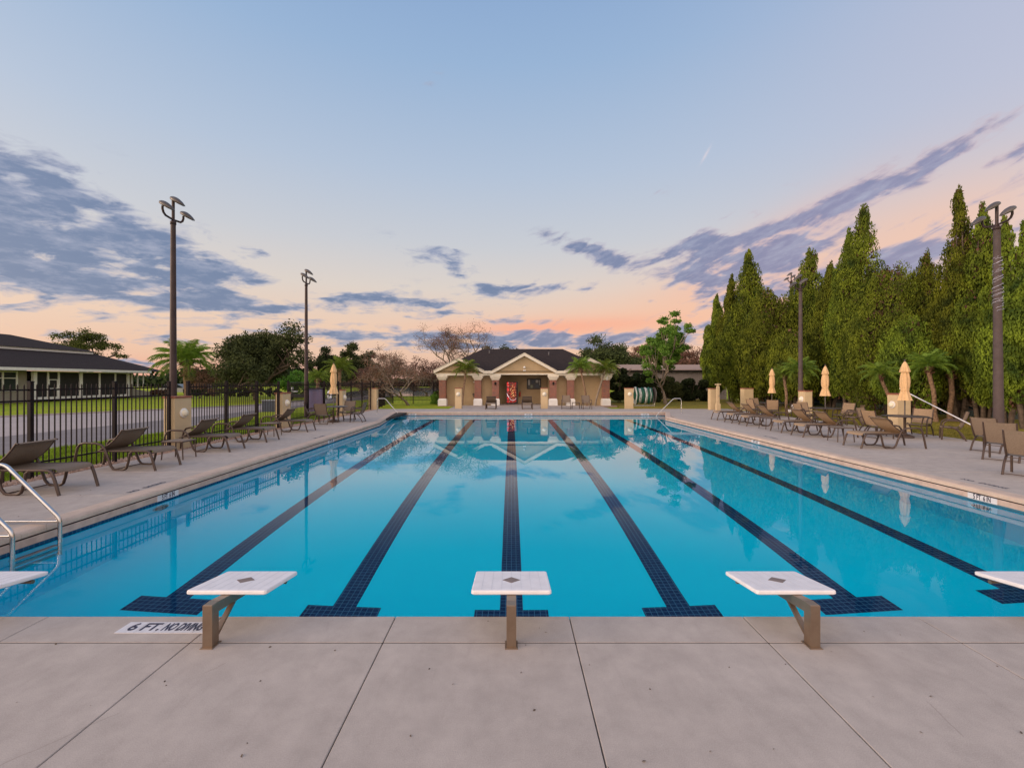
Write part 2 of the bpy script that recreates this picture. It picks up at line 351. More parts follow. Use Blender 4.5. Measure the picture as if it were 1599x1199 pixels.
# ------------------------------------------------------------------ mesh building
class MB:
    def __init__(s): s.v = []; s.f = []; s.sm = []
    def add(s, vs, fs, smooth=False):
        o = len(s.v); s.v += [tuple(p) for p in vs]; s.f += [tuple(i+o for i in f) for f in fs]; s.sm += [smooth]*len(fs)
    def box(s, x0, x1, y0, y1, z0, z1, ch=0):
        if ch:
            c = ch; v = []
            for (z, i) in ((z0, 0), (z1-c, 0), (z1, c)):
                v += [(x0+i, y0+i, z), (x1-i, y0+i, z), (x1-i, y1-i, z), (x0+i, y1-i, z)]
            f = [(3, 2, 1, 0), (8, 9, 10, 11)]
            for k in (0, 4):
                for j in range(4): f.append((k+j, k+(j+1) % 4, k+4+(j+1) % 4, k+4+j))
            s.add(v, f); return
        s.add([(x0, y0, z0), (x1, y0, z0), (x1, y1, z0), (x0, y1, z0), (x0, y0, z1), (x1, y0, z1), (x1, y1, z1), (x0, y1, z1)],
              [(3, 2, 1, 0), (4, 5, 6, 7), (0, 1, 5, 4), (1, 2, 6, 5), (2, 3, 7, 6), (3, 0, 4, 7)])
    def tube(s, pts, r, n=8, cap=True, r2=None, sq=False):
        pts = [Vector(p) for p in pts]; k = len(pts); v = []; f = []
        up = Vector((0, 0, 1)); prev = None
        for i, p in enumerate(pts):
            t = (pts[min(i+1, k-1)]-pts[max(i-1, 0)]).normalized()
            if prev is None:
                a = t.cross(up) if abs(t.z) < .95 else t.cross(Vector((0, 1, 0)))
            else:
                a = prev-t*prev.dot(t)
            a.normalize(); prev = a.copy(); b = t.cross(a)
            rr = r if r2 is None else r+(r2-r)*i/(k-1)
            if isinstance(r, (list, tuple)): rr = r[i]
            for j in range(n):
                an = 2*math.pi*(j+.5)/n if sq else 2*math.pi*j/n
                v.append(p+a*math.cos(an)*rr+b*math.sin(an)*rr)
        for i in range(k-1):
            for j in range(n): f.append((i*n+j, i*n+(j+1) % n, (i+1)*n+(j+1) % n, (i+1)*n+j))
        s.add(v, f, not sq)
        if cap:
            s.add(v[:n], [tuple(range(n-1, -1, -1))]); s.add(v[-n:], [tuple(range(n))])
    def lathe(s, prof, n=24, c=(0, 0, 0), amp=None, smooth=True):
        v = []; f = []
        for (r, z) in prof:
            for j in range(n):
                a = 2*math.pi*j/n; rr = r*(1 if amp is None else amp(a, z))
                v.append((c[0]+rr*math.cos(a), c[1]+rr*math.sin(a), c[2]+z))
        for i in range(len(prof)-1):
            for j in range(n): f.append((i*n+j, i*n+(j+1) % n, (i+1)*n+(j+1) % n, (i+1)*n+j))
        s.add(v, f, smooth)
    def prism(s, poly, a0, a1, axis='y'):
        """poly in the two other axes, extruded from a0 to a1 along axis"""
        n = len(poly); v = []
        for a in (a0, a1):
            for (p, q) in poly:
                v.append((p, a, q) if axis == 'y' else (a, p, q) if axis == 'x' else (p, q, a))
        f = [tuple(range(n)), tuple(range(2*n-1, n-1, -1))]
        for j in range(n): f.append((j, n+j, n+(j+1) % n, (j+1) % n))
        s.add(v, f)
    def quad(s, a, b, c, d): s.add([a, b, c, d], [(0, 1, 2, 3)])
    def mesh(s, name, m):
        me = bpy.data.meshes.new(name); me.from_pydata(s.v, [], s.f); me.materials.append(MAT[m] if isinstance(m, str) else m)
        me.polygons.foreach_set('use_smooth', s.sm); me.update()
        import bmesh
        b = bmesh.new(); b.from_mesh(me); bmesh.ops.recalc_face_normals(b, faces=b.faces); b.to_mesh(me); b.free()
        return me
    def build(s, name, m, parent=None):
        o = bpy.data.objects.new(name, s.mesh(name, m)); COL.objects.link(o)
        if parent is not None: o.parent = parent
        return o
def npmesh(name, V, Fq, m, parent=None, smooth=False):
    """V (n,3), Fq (m,k) arrays"""
    me = bpy.data.meshes.new(name); k = Fq.shape[1]
    me.vertices.add(len(V)); me.vertices.foreach_set('co', V.astype(np.float32).ravel())
    me.loops.add(Fq.size); me.loops.foreach_set('vertex_index', Fq.astype(np.int32).ravel())
    me.polygons.add(len(Fq)); me.polygons.foreach_set('loop_start', np.arange(0, Fq.size, k, dtype=np.int32))
    me.update(calc_edges=True); me.materials.append(MAT[m])
    if smooth: me.polygons.foreach_set('use_smooth', [True]*len(Fq))
    o = bpy.data.objects.new(name, me); COL.objects.link(o)
    if parent is not None: o.parent = parent
    return o
def tag(o, label=None, cat=None, group=None, kind=None):
    if label: o['label'] = label
    if cat: o['category'] = cat
    if group: o['group'] = group
    if kind: o['kind'] = kind
    return o
def empty(name, loc, label, cat, group=None, rz=0):
    o = bpy.data.objects.new(name, None); COL.objects.link(o); o.location = loc; o.rotation_euler = (0, 0, rz)
    o.empty_display_size = .2
    return tag(o, label, cat, group)
def dup(o, loc, rz, label, group=None, mirror=False, scale=None):
    def cp(x, par):
        c = x.copy(); COL.objects.link(c)
        if par is not None: c.parent = par
        for ch in list(x.children): cp(ch, c)
        return c
    r = cp(o, None); r.location = loc; r.rotation_euler = (0, 0, rz); r['label'] = label
    if scale: r.scale = scale
    if group: r['group'] = group
    return r
def text(body, size, m, loc, rot, parent, name='lettering', sx=1.0, ext=.001, bold=.0):
    c = bpy.data.curves.new('t', 'FONT'); c.body = body; c.size = size; c.extrude = ext; c.align_x = 'CENTER'; c.align_y = 'CENTER'; c.offset = bold
    t = bpy.data.objects.new('t', c); COL.objects.link(t)
    bpy.context.view_layer.update()
    me = bpy.data.meshes.new_from_object(t.evaluated_get(bpy.context.evaluated_depsgraph_get()))
    bpy.data.objects.remove(t); me.materials.clear(); me.materials.append(MAT[m])
    o = bpy.data.objects.new(name, me); COL.objects.link(o); o.location = loc; o.rotation_euler = rot; o.scale = (sx, 1, 1)
    if parent is not None: o.parent = parent
    return o
def P(px, Yd, z=0):
    return ((px-798.5)*Yd/F, Yd, z)
def G(px, py):
    Yd = F*EYE/(py-595); return ((px-798.5)*Yd/F, Yd)
# ================================================================== SETTING
YN, YF, XL, XR = 3.465, 26.33, -6.05, 8.10
WZ = -0.22
OUT = [(XL, YN), (XL, 20.0), (-6.95, 26.33), (9.30, 26.33), (XR, 22.9), (XR, YN)]   # pool outline, left side first
FD = 1.0   # water depth factor
def floor_z(y): return WZ-1.96*FD if y < 6 else WZ-(1.96-(y-6)/(26.33-6)*.86)*FD
def offs(poly, o):
    """outline moved outward by o (open polyline: ends keep Y)"""
    n = len(poly); res = []
    for i in range(n):
        p = Vector(poly[i])
        def nrm(a, b):
            t = (Vector(b)-Vector(a)).normalized(); return Vector((-t.y, t.x))
        if i == 0: q = p+nrm(poly[0], poly[1])*o
        elif i == n-1: q = p+nrm(poly[-2], poly[-1])*o
        else:
            n1, n2 = nrm(poly[i-1], poly[i]), nrm(poly[i], poly[i+1]); h = (n1+n2).normalized()
            q = p+h*(o/h.dot(n1))
        res.append((q.x, q.y))
    return res
def sweep(name, prof, m):
    mb = MB(); rings = [[(x, y, z) for (x, y) in offs(OUT, o)] for (o, z) in prof]
    n = len(OUT); v = [p for r in rings for p in r]
    f = []
    for i in range(len(prof)-1):
        for j in range(n-1): f.append((i*n+j, i*n+j+1, (i+1)*n+j+1, (i+1)*n+j))
    mb.add(v, f); return mb.build(name, m)
# ground sheet: one sheet with the pool cut out of it, reaching the horizon
mb = MB(); B = 1500
hx0, hx1, hy0, hy1 = -8.2, 10.5, 1.5, 28.0
mb.add([(-B, -B, -.14), (B, -B, -.14), (B, B, -.14), (-B, B, -.14), (hx0, hy0, -.14), (hx1, hy0, -.14), (hx1, hy1, -.14), (hx0, hy1, -.14)],
       [(0, 1, 5, 4), (1, 2, 6, 5), (2, 3, 7, 6), (3, 0, 4, 7)])
tag(mb.build('ground', 'lawn'), kind='structure')

# ---- pool shell
mb = MB()
inner = OUT
for i in range(len(OUT)):
    a, b = OUT[i], OUT[(i+1) % len(OUT)]
    ys = [a[1], b[1]]
    if a[1] != b[1] and min(ys) < 6 < max(ys):
        t = (6-a[1])/(b[1]-a[1]); mids = [a, (a[0]+(b[0]-a[0])*t, 6.0), b]
    else: mids = [a, b]
    for p, q in zip(mids, mids[1:]):
        mb.quad((p[0], p[1], -.30), (q[0], q[1], -.30), (q[0], q[1], floor_z(q[1])), (p[0], p[1], floor_z(p[1])))
tag(mb.build('pool_wall', 'pool_plaster'), kind='structure')
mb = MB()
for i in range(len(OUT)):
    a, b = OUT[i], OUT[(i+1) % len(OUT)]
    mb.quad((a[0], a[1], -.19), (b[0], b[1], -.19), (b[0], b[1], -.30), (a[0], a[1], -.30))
tag(mb.build('pool_wall_shade_line', 'waterline_shade'), kind='structure')  # dark tile-patterned band, painted for the groove's shade reflected at the waterline
mb = MB()
mb.add([(XL-1.2, YN-.02, (WZ-1.96*FD)), (XR+1.4, YN-.02, (WZ-1.96*FD)), (XR+1.4, 6, (WZ-1.96*FD)), (XL-1.2, 6, (WZ-1.96*FD)), (XL-1.2, 26.36, floor_z(26.36)), (XR+1.4, 26.36, floor_z(26.36))],
       [(0, 1, 2, 3), (3, 2, 5, 4)])
tag(mb.build('pool_floor', 'pool_plaster'), kind='structure')
# lane stripes of dark tile with a cross bar at each end
for k in range(-2, 4):
    cx = 2.19*k; w = .152; mb = MB(); e = .004
    mb.quad((cx-w, 5.72, (WZ-1.96*FD)+e), (cx+w, 5.72, (WZ-1.96*FD)+e), (cx+w, 6, (WZ-1.96*FD)+e), (cx-w, 6, (WZ-1.96*FD)+e))
    mb.quad((cx-w, 6, (WZ-1.96*FD)+e), (cx+w, 6, (WZ-1.96*FD)+e), (cx+w, 24.6, floor_z(24.6)+e), (cx-w, 24.6, floor_z(24.6)+e))
    mb.quad((cx-.48, 5.40, (WZ-1.96*FD)+e), (cx+.48, 5.40, (WZ-1.96*FD)+e), (cx+.48, 5.72, (WZ-1.96*FD)+e), (cx-.48, 5.72, (WZ-1.96*FD)+e))
    mb.quad((cx-.48, 24.6, floor_z(24.6)+e), (cx+.48, 24.6, floor_z(24.6)+e), (cx+.48, 24.9, floor_z(24.9)+e), (cx-.48, 24.9, floor_z(24.9)+e))
    tag(mb.build('lane_marking', 'lane_tile'), kind='structure')
# water surface
mb = MB(); e = .0015
mb.add([(x, y, WZ) for x, y in [(XL-e, YN-e)]+[(p[0]+(-e if p[0] < 0 else e), p[1]) for p in OUT[1:5]]+[(XR+e, YN-e)]], [(0, 1, 2, 3, 4, 5)])
wo_ = mb.build('pool_water', 'pool_water'); 
for p in wo_.data.polygons:
    if p.normal.z < 0: p.flip()
tag(wo_, kind='structure')
# underwater corner steps at the far end
for sx, nm in ((-1, 'l'), (1, 'r')):
    mb = MB(); m2 = MB()
    for i in range(4):
        y1 = 26.32; y0 = 23.6; x_in = (-6.9+.42*(i+1)) if sx < 0 else (9.25-.42*(i+1))
        xa, xb = (-6.94, x_in) if sx < 0 else (x_in, 9.29)
        yy = y0+.15*i
        mb.box(xa if sx > 0 else max(xa, -6.7), xb if sx < 0 else min(xb, 9.0), 24.9, y1, floor_z(25), -.45-.27*i, .02)
        xe = x_in-.05 if sx < 0 else x_in
        m2.box(xe, xe+.05, 24.9, y1, -.449-.27*i, -.441-.27*i)
    tag(mb.build('pool_steps', 'pool_plaster'), kind='structure'); tag(m2.build('pool_steps_nosing', 'step_white'), kind='structure')

# ---- coping round the two long sides and the far end
sweep('pool_coping', [(.27, -.05), (.27, .0), (.265, .004), (.06, .003), (.035, -.001), (.012, -.014), (.0, -.035), (.0, -.075), (.012, -.08)], 'coping_concrete')
tag(bpy.data.objects['pool_coping'], kind='structure')
sweep('pool_coping_groove', [(.012, -.0795), (.016, -.092), (.0, -.096)], 'joint_dark'); tag(bpy.data.objects['pool_coping_groove'], kind='structure')
sweep('pool_edge_band', [(.0, -.0955), (-.006, -.10), (-.006, -.186), (.0, -.19)], 'pool_band'); tag(bpy.data.objects['pool_edge_band'], kind='structure')

# ---- decks: individual slabs with open joints over a dark bed
mb = MB(); xs = [-.92+1.38*k for k in range(-12, 13)]; gp = .0035
for a, b in zip(xs, xs[1:]):
    mb.box(a+gp, b-gp, 3.117+gp, YN-.0, -.12, 0, .004)
    mb.box(a+gp, b-gp, .6, 3.117-gp, -.12, 0, .004)
    mb.box(a+gp, b-gp, -2.1, .6-2*gp, -.12, 0, .004)
tag(mb.build('near_pool_deck', 'deck_concrete'), kind='structure')
mb = MB(); mb.box(-17.5, 15.7, -2.1, YN-.001, -.16, -.025); mb.box(-17.5, 15.7, 3.1145, 3.1195, -.02, -.0015)
mb.box(XL-.27, XL+.0-.001, YN, YN+.02, -.16, -.05)
tag(mb.build('deck_joint_bed', 'joint_dark'), kind='structure')
mb = MB(); mb.box(-17.4, 15.7, YN-.03, YN-.0005, -.30, -.1201); tag(mb.build('near_pool_edge_band', 'pool_band'), kind='structure')
# side decks follow the outline; slabs by cutting rows across Y
def xin(side, y):
    o = offs(OUT, .27)
    pts = o[0:3] if side < 0 else o[3:6]
    pts = sorted(pts, key=lambda p: p[1])
    for a, b in zip(pts, pts[1:]):
        if a[1] <= y <= b[1]: return a[0]+(b[0]-a[0])*(y-a[1])/(b[1]-a[1])
    return pts[-1][0] if y > pts[-1][1] else pts[0][0]
def slab(mb, poly, z0=-.12, z1=0, g_=.006):
    n = len(poly); c = Vector((sum(p[0] for p in poly)/n, sum(p[1] for p in poly)/n))
    def sh(p, d):
        q = Vector(p); t = (c-q); return (q.x+math.copysign(d, t.x), q.y+math.copysign(d, t.y))
    o1 = [sh(p, .004) for p in poly]; o2 = [sh(p, .004+g_) for p in poly]
    v = [(x, y, z0) for x, y in o1]+[(x, y, z1-g_) for x, y in o1]+[(x, y, z1) for x, y in o2]
    f = [tuple(range(2*n, 3*n))]+[(j, (j+1) % n, n+(j+1) % n, n+j) for j in range(n)]+[(n+j, n+(j+1) % n, 2*n+(j+1) % n, 2*n+j) for j in range(n)]
    mb.add(v, f)
mb = MB(); ys = [YN]+[YN+1.83*k for k in range(1, 13)]+[26.60]
for a, b in zip(ys, ys[1:]):
    for side, xo in ((-1, -8.95), (1, 14.6)):
        xa, xb = xin(side, a), xin(side, b)
        if side < 0: slab(mb, [(xo, a), (xa, a), (xb, b), (xo, b)])
        else:
            xm = 11.6
            slab(mb, [(xa, a), (xm, a), (xm, b), (xb, b)]); slab(mb, [(xm, a), (xo, a), (xo, b), (xm, b)])
tag(mb.build('side_pool_deck', 'deck_concrete'), kind='structure')
mb = MB(); mb.box(-8.95, XL-.275, YN+.01, 26.6, -.13, -.02); mb.box(XR+1.55, 14.6, YN+.01, 26.6, -.13, -.02); mb.box(XR+.275, XR+1.55, YN+.01, 22.0, -.13, -.02)
tag(mb.build('side_deck_bed', 'joint_dark'), kind='structure')
mb = MB(); xs = [-8.95+1.57*k for k in range(16)]
for a, b in zip(xs, xs[1:]):
    slab(mb, [(a, 26.60), (b, 26.60), (b, 29.4), (a, 29.4)])
    if -4.3 < (a+b)/2 < 7.2: slab(mb, [(a, 29.4), (b, 29.4), (b, 33.2), (a, 33.2)])
mb.box(-1.2, 3.2, 33.205, 38.4, -.12, -.002)
mb.box(-4.3, 6.6, 33.205, 33.9, -.12, -.003)
tag(mb.build('far_pool_deck', 'deck_concrete'), kind='structure')
# strips of mulch and pebbles between deck and fence, and before the pavilion
mb = MB(); r1 = random.Random(3)
for i in range(48):
    y0 = 3+i*.55; w = r1.uniform(-.08, .12)
    mb.box(-9.55-w, -8.955, y0, y0+.56, -.16, -.03+r1.uniform(0, .012))
tag(mb.build('mulch_bed', 'mulch'), kind='stuff')
mb = MB()
for i in range(2600):
    y = r1.uniform(3, 29); x = r1.gauss(-9.12, .15)
    if x > -8.9: continue
    s = r1.uniform(.012, .04); z = -.02
    a = r1.uniform(0, 6.28); v = [(x+s*math.cos(a+k*2.1)*r1.uniform(.6, 1.2), y+s*math.sin(a+k*2.1)*r1.uniform(.6, 1.2), z) for k in range(3)]+[(x, y, z+s*r1.uniform(.5, 1))]
    mb.add(v, [(0, 1, 3), (1, 2, 3), (2, 0, 3)])
tag(mb.build('leaf_litter', 'mulch'), kind='stuff')
mb = MB(); mb.prism([(-5.6, 33.3), (-4.35, 33.25), (-4.3, 34.3), (-5.6, 34.3)], -.16, -.02, 'z'); mb.prism([(7.0, 33.0), (8.1, 33.3), (8.1, 34.3), (6.7, 34.3)], -.16, -.02, 'z')
tag(mb.build('palm_bed', 'mulch'), kind='stuff')

# grass sheets, road and paths
mb = MB(); mb.prism([(-13.2, 2), (-9.5, 2), (-9.5, 32), (-9.0, 36), (-4, 37), (-4, 44), (-15.6, 44), (-15.6, 27), (-13.2, 17)], -.15, -.06, 'z')
mb.prism([(-9.5, 29.42), (-4.36, 29.42), (-4.36, 33.3), (-5.6, 33.3), (-5.6, 37), (-9.4, 36)], -.15, -.05, 'z')
tag(mb.build('near_lawn', 'lawn'), kind='structure')
mb = MB(); mb.prism([(7.3, 29.42), (30, 29.42), (30, 46), (8.2, 46), (8.2, 33.2)], -.15, -.05, 'z'); mb.prism([(14.62, 2), (30, 2), (30, 29.41), (14.62, 29.41)], -.15, -.05, 'z')
tag(mb.build('dry_grass', 'dry_lawn'), kind='structure')
mb = MB(); mb.prism([(-12.6, -30), (-13.1, 16), (-14.1, 19.2), (-15, 22.7), (-15.5, 26.5), (-15.6, 60), (-19.6, 60), (-20.6, 35), (-22.8, 30.5), (-24.2, 28.4), (-27.6, 23.5), (-34, 12), (-34, -30)], -.135, -.095, 'z')
tag(mb.build('road', 'light_paving'), kind='structure')
mb = MB(); mb.prism([(-12.7, -30), (-13.2, 16), (-14.2, 19.2), (-15.1, 22.7), (-15.6, 26.5), (-15.7, 60), (-17.2, 60), (-17.2, 27), (-17.6, 22), (-18, 16), (-19, -30)], -.096, -.091, 'z')
tag(mb.build('asphalt_lane', 'asphalt'), kind='structure')
mb = MB(); e_ = [(-20.6, 60), (-20.6, 35), (-22.8, 30.5), (-24.2, 28.4), (-27.6, 23.5), (-34, 12), (-34, -30)]
mb.prism([(x, y) for x, y in e_]+[(x-.18, y-.05) for x, y in reversed(e_)], -.14, .0, 'z'); tag(mb.build('kerb', 'light_paving'), kind='structure')
mb = MB(); mb.prism([(-26, 58), (-2, 58), (0, 120), (-40, 140)], -.15, -.1, 'z'); tag(mb.build('lake_water', 'lake_water'), kind='structure')

# grass blades, nearest lawns only
def blades(name, n, area, zb, seed, hmin=.05, hmax=.11, mt='grass_blade'):
    r = np.random.default_rng(seed); x = r.uniform(area[0], area[1], n); y = area[2]+(area[3]-area[2])*r.uniform(0, 1, n)**1.5
    a = r.uniform(0, 6.28, n); h = r.uniform(hmin, hmax, n); w = .010; t = r.normal(0, .03, (n, 2))
    V = np.zeros((n, 3, 3)); dx, dy = np.cos(a)*w, np.sin(a)*w
    V[:, 0] = np.c_[x-dx, y-dy, np.full(n, zb)]; V[:, 1] = np.c_[x+dx, y+dy, np.full(n, zb)]; V[:, 2] = np.c_[x+t[:, 0], y+t[:, 1], zb+h]
    o = npmesh(name, V.reshape(-1, 3), np.arange(n*3).reshape(n, 3), mt); tag(o, kind='stuff')
blades('grass', 60000, (-13.0, -9.5, 5.5, 26), -.062, 1)
blades('grass', 26000, (14.66, 19, 11, 27), -.052, 2, .04, .07, 'dry_blade')

# ---- depth writing on tiles
def marker(name, label, body, x, y0, y1, side, extra=None):
    """white tiles on the vertical edge band, reading along the pool wall"""
    t = MB(); yc = (y0+y1)/2; L = abs(y1-y0)
    root = empty(name, (x, yc, -.146), label, 'depth marker', 'depth markers on the pool edge', 0)
    n = max(1, round(L/.145)); th = .008
    for i in range(n):
        a = -L/2+L*i/n; t.box((.006 if side < 0 else -.006-th), (.006+th if side < 0 else -.006), a+.002, a+L/n-.002, -.045, .052)
    t.build('tile', 'marker_tile', root)
    # a text lies in its local xy plane; turn it to face the pool
    rot = (R(90), 0, R(90)) if side < 0 else (R(90), 0, R(-90))
    text(body, .12, 'navy_ink', (.0150 if side < 0 else -.0150, 0, .003), rot, root, sx=.56, bold=.0026)
    return root
marker('depth_marker', 'white depth tiles reading 5 FT 6 IN on the left pool edge', '5 FT  6 IN', XL, 7.43, 7.90, -1)
marker('depth_marker', 'small depth tiles halfway along the left pool edge', '4 FT  6 IN', XL, 14.35, 14.82, -1)
marker('depth_marker', 'white depth tiles reading 5 FT 6 IN on the right pool edge', '5 FT  6 IN', XR, 7.25, 7.72, 1)
marker('depth_marker', 'small depth tiles halfway along the right pool edge', '4 FT  6 IN', XR, 14.2, 14.67, 1)
for px, lb in ((644, 'small depth tiles on the far pool edge beside the left handrail'), (825, 'small depth tiles on the far pool edge below the pavilion doorway'), (1007, 'small depth tiles on the far pool edge beside the right handrail')):
    r_ = empty('depth_marker', (P(px, YF)[0], YF, -.146), lb, 'depth marker', 'depth markers on the pool edge')
    t = MB(); t.box(-.24, .24, -.014, -.006, -.045, .052); t.build('tile', 'marker_tile', r_)
    text('3 FT  6 IN', .105, 'navy_ink', (0, -.0150, .003), (R(90), 0, 0), r_, sx=.62, bold=.0015)
for x, y0, lb, rz in ((-6.42, 7.7, 'worn blue NO DIVING lettering on the left deck near the ladder', 90), (8.62, 7.93, 'worn blue NO DIVING lettering on the right deck near the frame edge', -90),
                      (-6.42, 14.6, 'faint NO DIVING lettering on the left deck beyond the loungers', 90), (8.62, 14.45, 'faint NO DIVING lettering on the right deck by the lounger row', -90)):
    e_ = empty('deck_lettering', (x, y0, .004), lb, 'lettering', 'painted warnings on the deck', R(rz))
    text('NO', .13, 'blue_ink', (-.30, 0, 0), (0, 0, 0), e_, name='word', sx=1.05); text('DIVING', .13, 'blue_ink', (.14, 0, 0), (0, 0, 0), e_, name='word', sx=1.05)
# the near marker is let into the coping
root = empty('depth_marker', (-2.60, 3.305, 0), 'white tiles reading 6 FT. NO DIVING set in the near coping', 'depth marker', None)
t = MB(); xx = -.35
for w in (.145, .145, .145, .145, .13):
    t.box(xx, xx+w-.003, -.0725, .0725, -.003, .004); xx += w
t.build('tile', 'marker_tile', root)
text('6', .135, 'navy_ink', (-.265, 0, .0050), (0, 0, 0), root, sx=.95, bold=.0022)
text('FT.', .135, 'navy_ink', (-.125, 0, .0050), (0, 0, 0), root, sx=.85, bold=.0026)
text('NO DIVING', .135, 'navy_ink', (.115, 0, .0050), (0, 0, 0), root, sx=.42, bold=.0030)
# underwater lights in the side walls
for x, sx in ((XL, 1), (XR, -1)):
    for y in (7.5,):
        lb = 'round underwater pool light below the depth tiles on the ' + ('left' if sx > 0 else 'right') + ' wall'
        r_ = empty('pool_light', (x, y, -.58), lb, 'pool light', 'underwater lights')
        m1 = MB(); m1.tube([(sx*.001, 0, 0), (sx*.03, 0, 0)], .16, 24); m1.build('ring', 'steel', r_)
        m1 = MB(); m1.tube([(sx*.03, 0, 0), (sx*.045, 0, 0)], .13, 24); m1.build('lens', 'board_dark', r_)
# ================================================================== THINGS ON THE NEAR DECK
def starting_block():
    r = empty('starting_block', (0, 0, 0), 'x', 'starting block', 'starting blocks along the near edge')
    m = MB(); m.box(-.034, .034, 3.05, 3.12, 0, .300, .004); m.build('post', 'block_steel', r)
    m = MB(); m.box(-.045, .045, 3.035, 3.135, 0, .006, .002); m.build('base_plate', 'block_steel', r)
    m = MB(); m.prism([(3.12, .225), (3.12, .297), (3.66, .215), (3.66, .165), (3.40, .190)], -.034, .034, 'x'); m.build('arm', 'block_steel', r)
    m = MB(); m.prism([(3.115, .02), (3.115, .045), (3.34, .205), (3.365, .200)], -.018, .018, 'x'); m.build('brace', 'block_steel', r)
    m = MB(); m.tube([(-.24, 3.66, .185), (.24, 3.66, .185)], .016, 12); m.build('grip_bar', 'block_steel', r)
    # board: rounded slab tilted down to the water, with shallow grooves in its top
    m = MB(); hw, L, th = .300, .49, .034; cr = .02
    def rr(w0, w1, l0, l1, rad, n=5):
        p = []
        for cx, cy, a0 in ((w1-rad, l1-rad, 0), (w0+rad, l1-rad, 90), (w0+rad, l0+rad, 180), (w1-rad, l0+rad, 270)):
            for k in range(n+1): a = R(a0+90*k/n); p.append((cx+rad*math.cos(a), cy+rad*math.sin(a)))
        return p
    lay = [(0, .010), (.008, 0), (th-.008, 0), (th-.002, .003), (th, .010)]
    v = []; 
    for z, i in lay: v += [(x, y, z) for x, y in rr(-hw+i, hw-i, i, L-i, cr)]
    n = 24; f = [tuple(range(n-1, -1, -1)), tuple(range(4*n, 5*n))]
    for k in range(4):
        for j in range(n): f.append((k*n+j, k*n+(j+1) % n, (k+1)*n+(j+1) % n, (k+1)*n+j))
    m.add(v, f); b = m.build('board', 'block_board', r); b.location = (0, 3.245, .276); b.rotation_euler = (R(-7.8), 0, 0)
    m = MB()
    for i in range(-3, 4): m.box(i*.075-.0008, i*.075+.0008, .02, L-.02, th+.0002, th+.0010)
    m.build('groove', 'groove_grey', b)
    m = MB(); c = L/2; q = .072; m.add([(0, c-q, th+.002), (q, c, th+.002), (0, c+q, th+.002), (-q, c, th+.002), (0, c-q, th-.002), (q, c, th-.002), (0, c+q, th-.002), (-q, c, th-.002)],
        [(0, 1, 2, 3), (0, 4, 5, 1), (1, 5, 6, 2), (2, 6, 7, 3), (3, 7, 4, 0)]); m.build('grip_pad', 'grip_pad', b)
    return r
blk = starting_block(); blk['label'] = 'white starting block on the centre lane, seen straight on'
for k, lb in ((-1, 'white starting block beside the NO DIVING tiles'), (1, 'white starting block right of the centre one, standing before the dark lane cross'),
              (-2, 'white starting block cut by the left edge under the ladder rails'), (2, 'white starting block cut by the right edge of the picture')):
    dup(blk, (2.13*k, 0, 0), 0, lb)

# pool ladder
r = empty('pool_ladder', (XL, 5.4, 0), 'polished steel pool ladder with two grab rails at the left edge', 'ladder')
for y in (-.27, .27):
    m = MB(); pts = [(.17, y, -.80), (.17, y, .02)]
    for k in range(1, 6): a = R(50*k/5); pts.append((.17-.16*(1-math.cos(a)), y, .02+.16*math.sin(a)))
    pts += [(-.50, y, .745)]
    for k in range(1, 9): a = R(50+130*k/8); pts.append((-.50-.16*(math.cos(R(50))-math.cos(a)), y, .745+.16*(math.sin(a)-math.sin(R(50)))))
    pts += [(-.763, y, .4), (-.763, y, 0)]
    m.tube(pts, .024, 14); m.build('rail', 'steel', r)
    m = MB(); m.tube([(.15, y, .045), (-.763, y, .045)], .017, 10); m.build('brace', 'steel', r)
    m = MB(); m.lathe([(.0, .02), (.05, .02), (.055, .004), (.055, 0)], 16, (-.763, y, 0)); m.build('escutcheon', 'steel', r)
for z in (-.36, -.56, -.76):
    m = MB(); m.box(.11, .20, -.26, .26, z, z+.03, .005); m.build('tread', 'steel', r)

def handrail(x_out, x_in, y, label):
    s = 1 if x_in > x_out else -1
    r = empty('handrail', (x_out, y, 0), label, 'handrail', 'handrails at the far corner steps')
    L = abs(x_in-x_out); m = MB()
    pts = [(0, 0, 0), (0, 0, .72)]
    for k in range(1, 6): a = R(90*k/5); pts.append((s*.12*(1-math.cos(a)), 0, .72+.12*math.sin(a)))
    pts += [(s*.42, 0, .84), (s*.50, 0, .80), (s*(L+.1), 0, -.12), (s*(L+.35), 0, -.5)]
    m.tube(pts, .024, 12); m.build('rail', 'steel', r)
    m = MB(); m.lathe([(.0, .02), (.05, .02), (.055, 0)], 14); m.build('escutcheon', 'steel', r)
handrail(-7.93, -6.75, 25.75, 'steel handrail at the far left corner steps'); handrail(10.05, 8.72, 25.75, 'steel handrail at the far right corner steps')

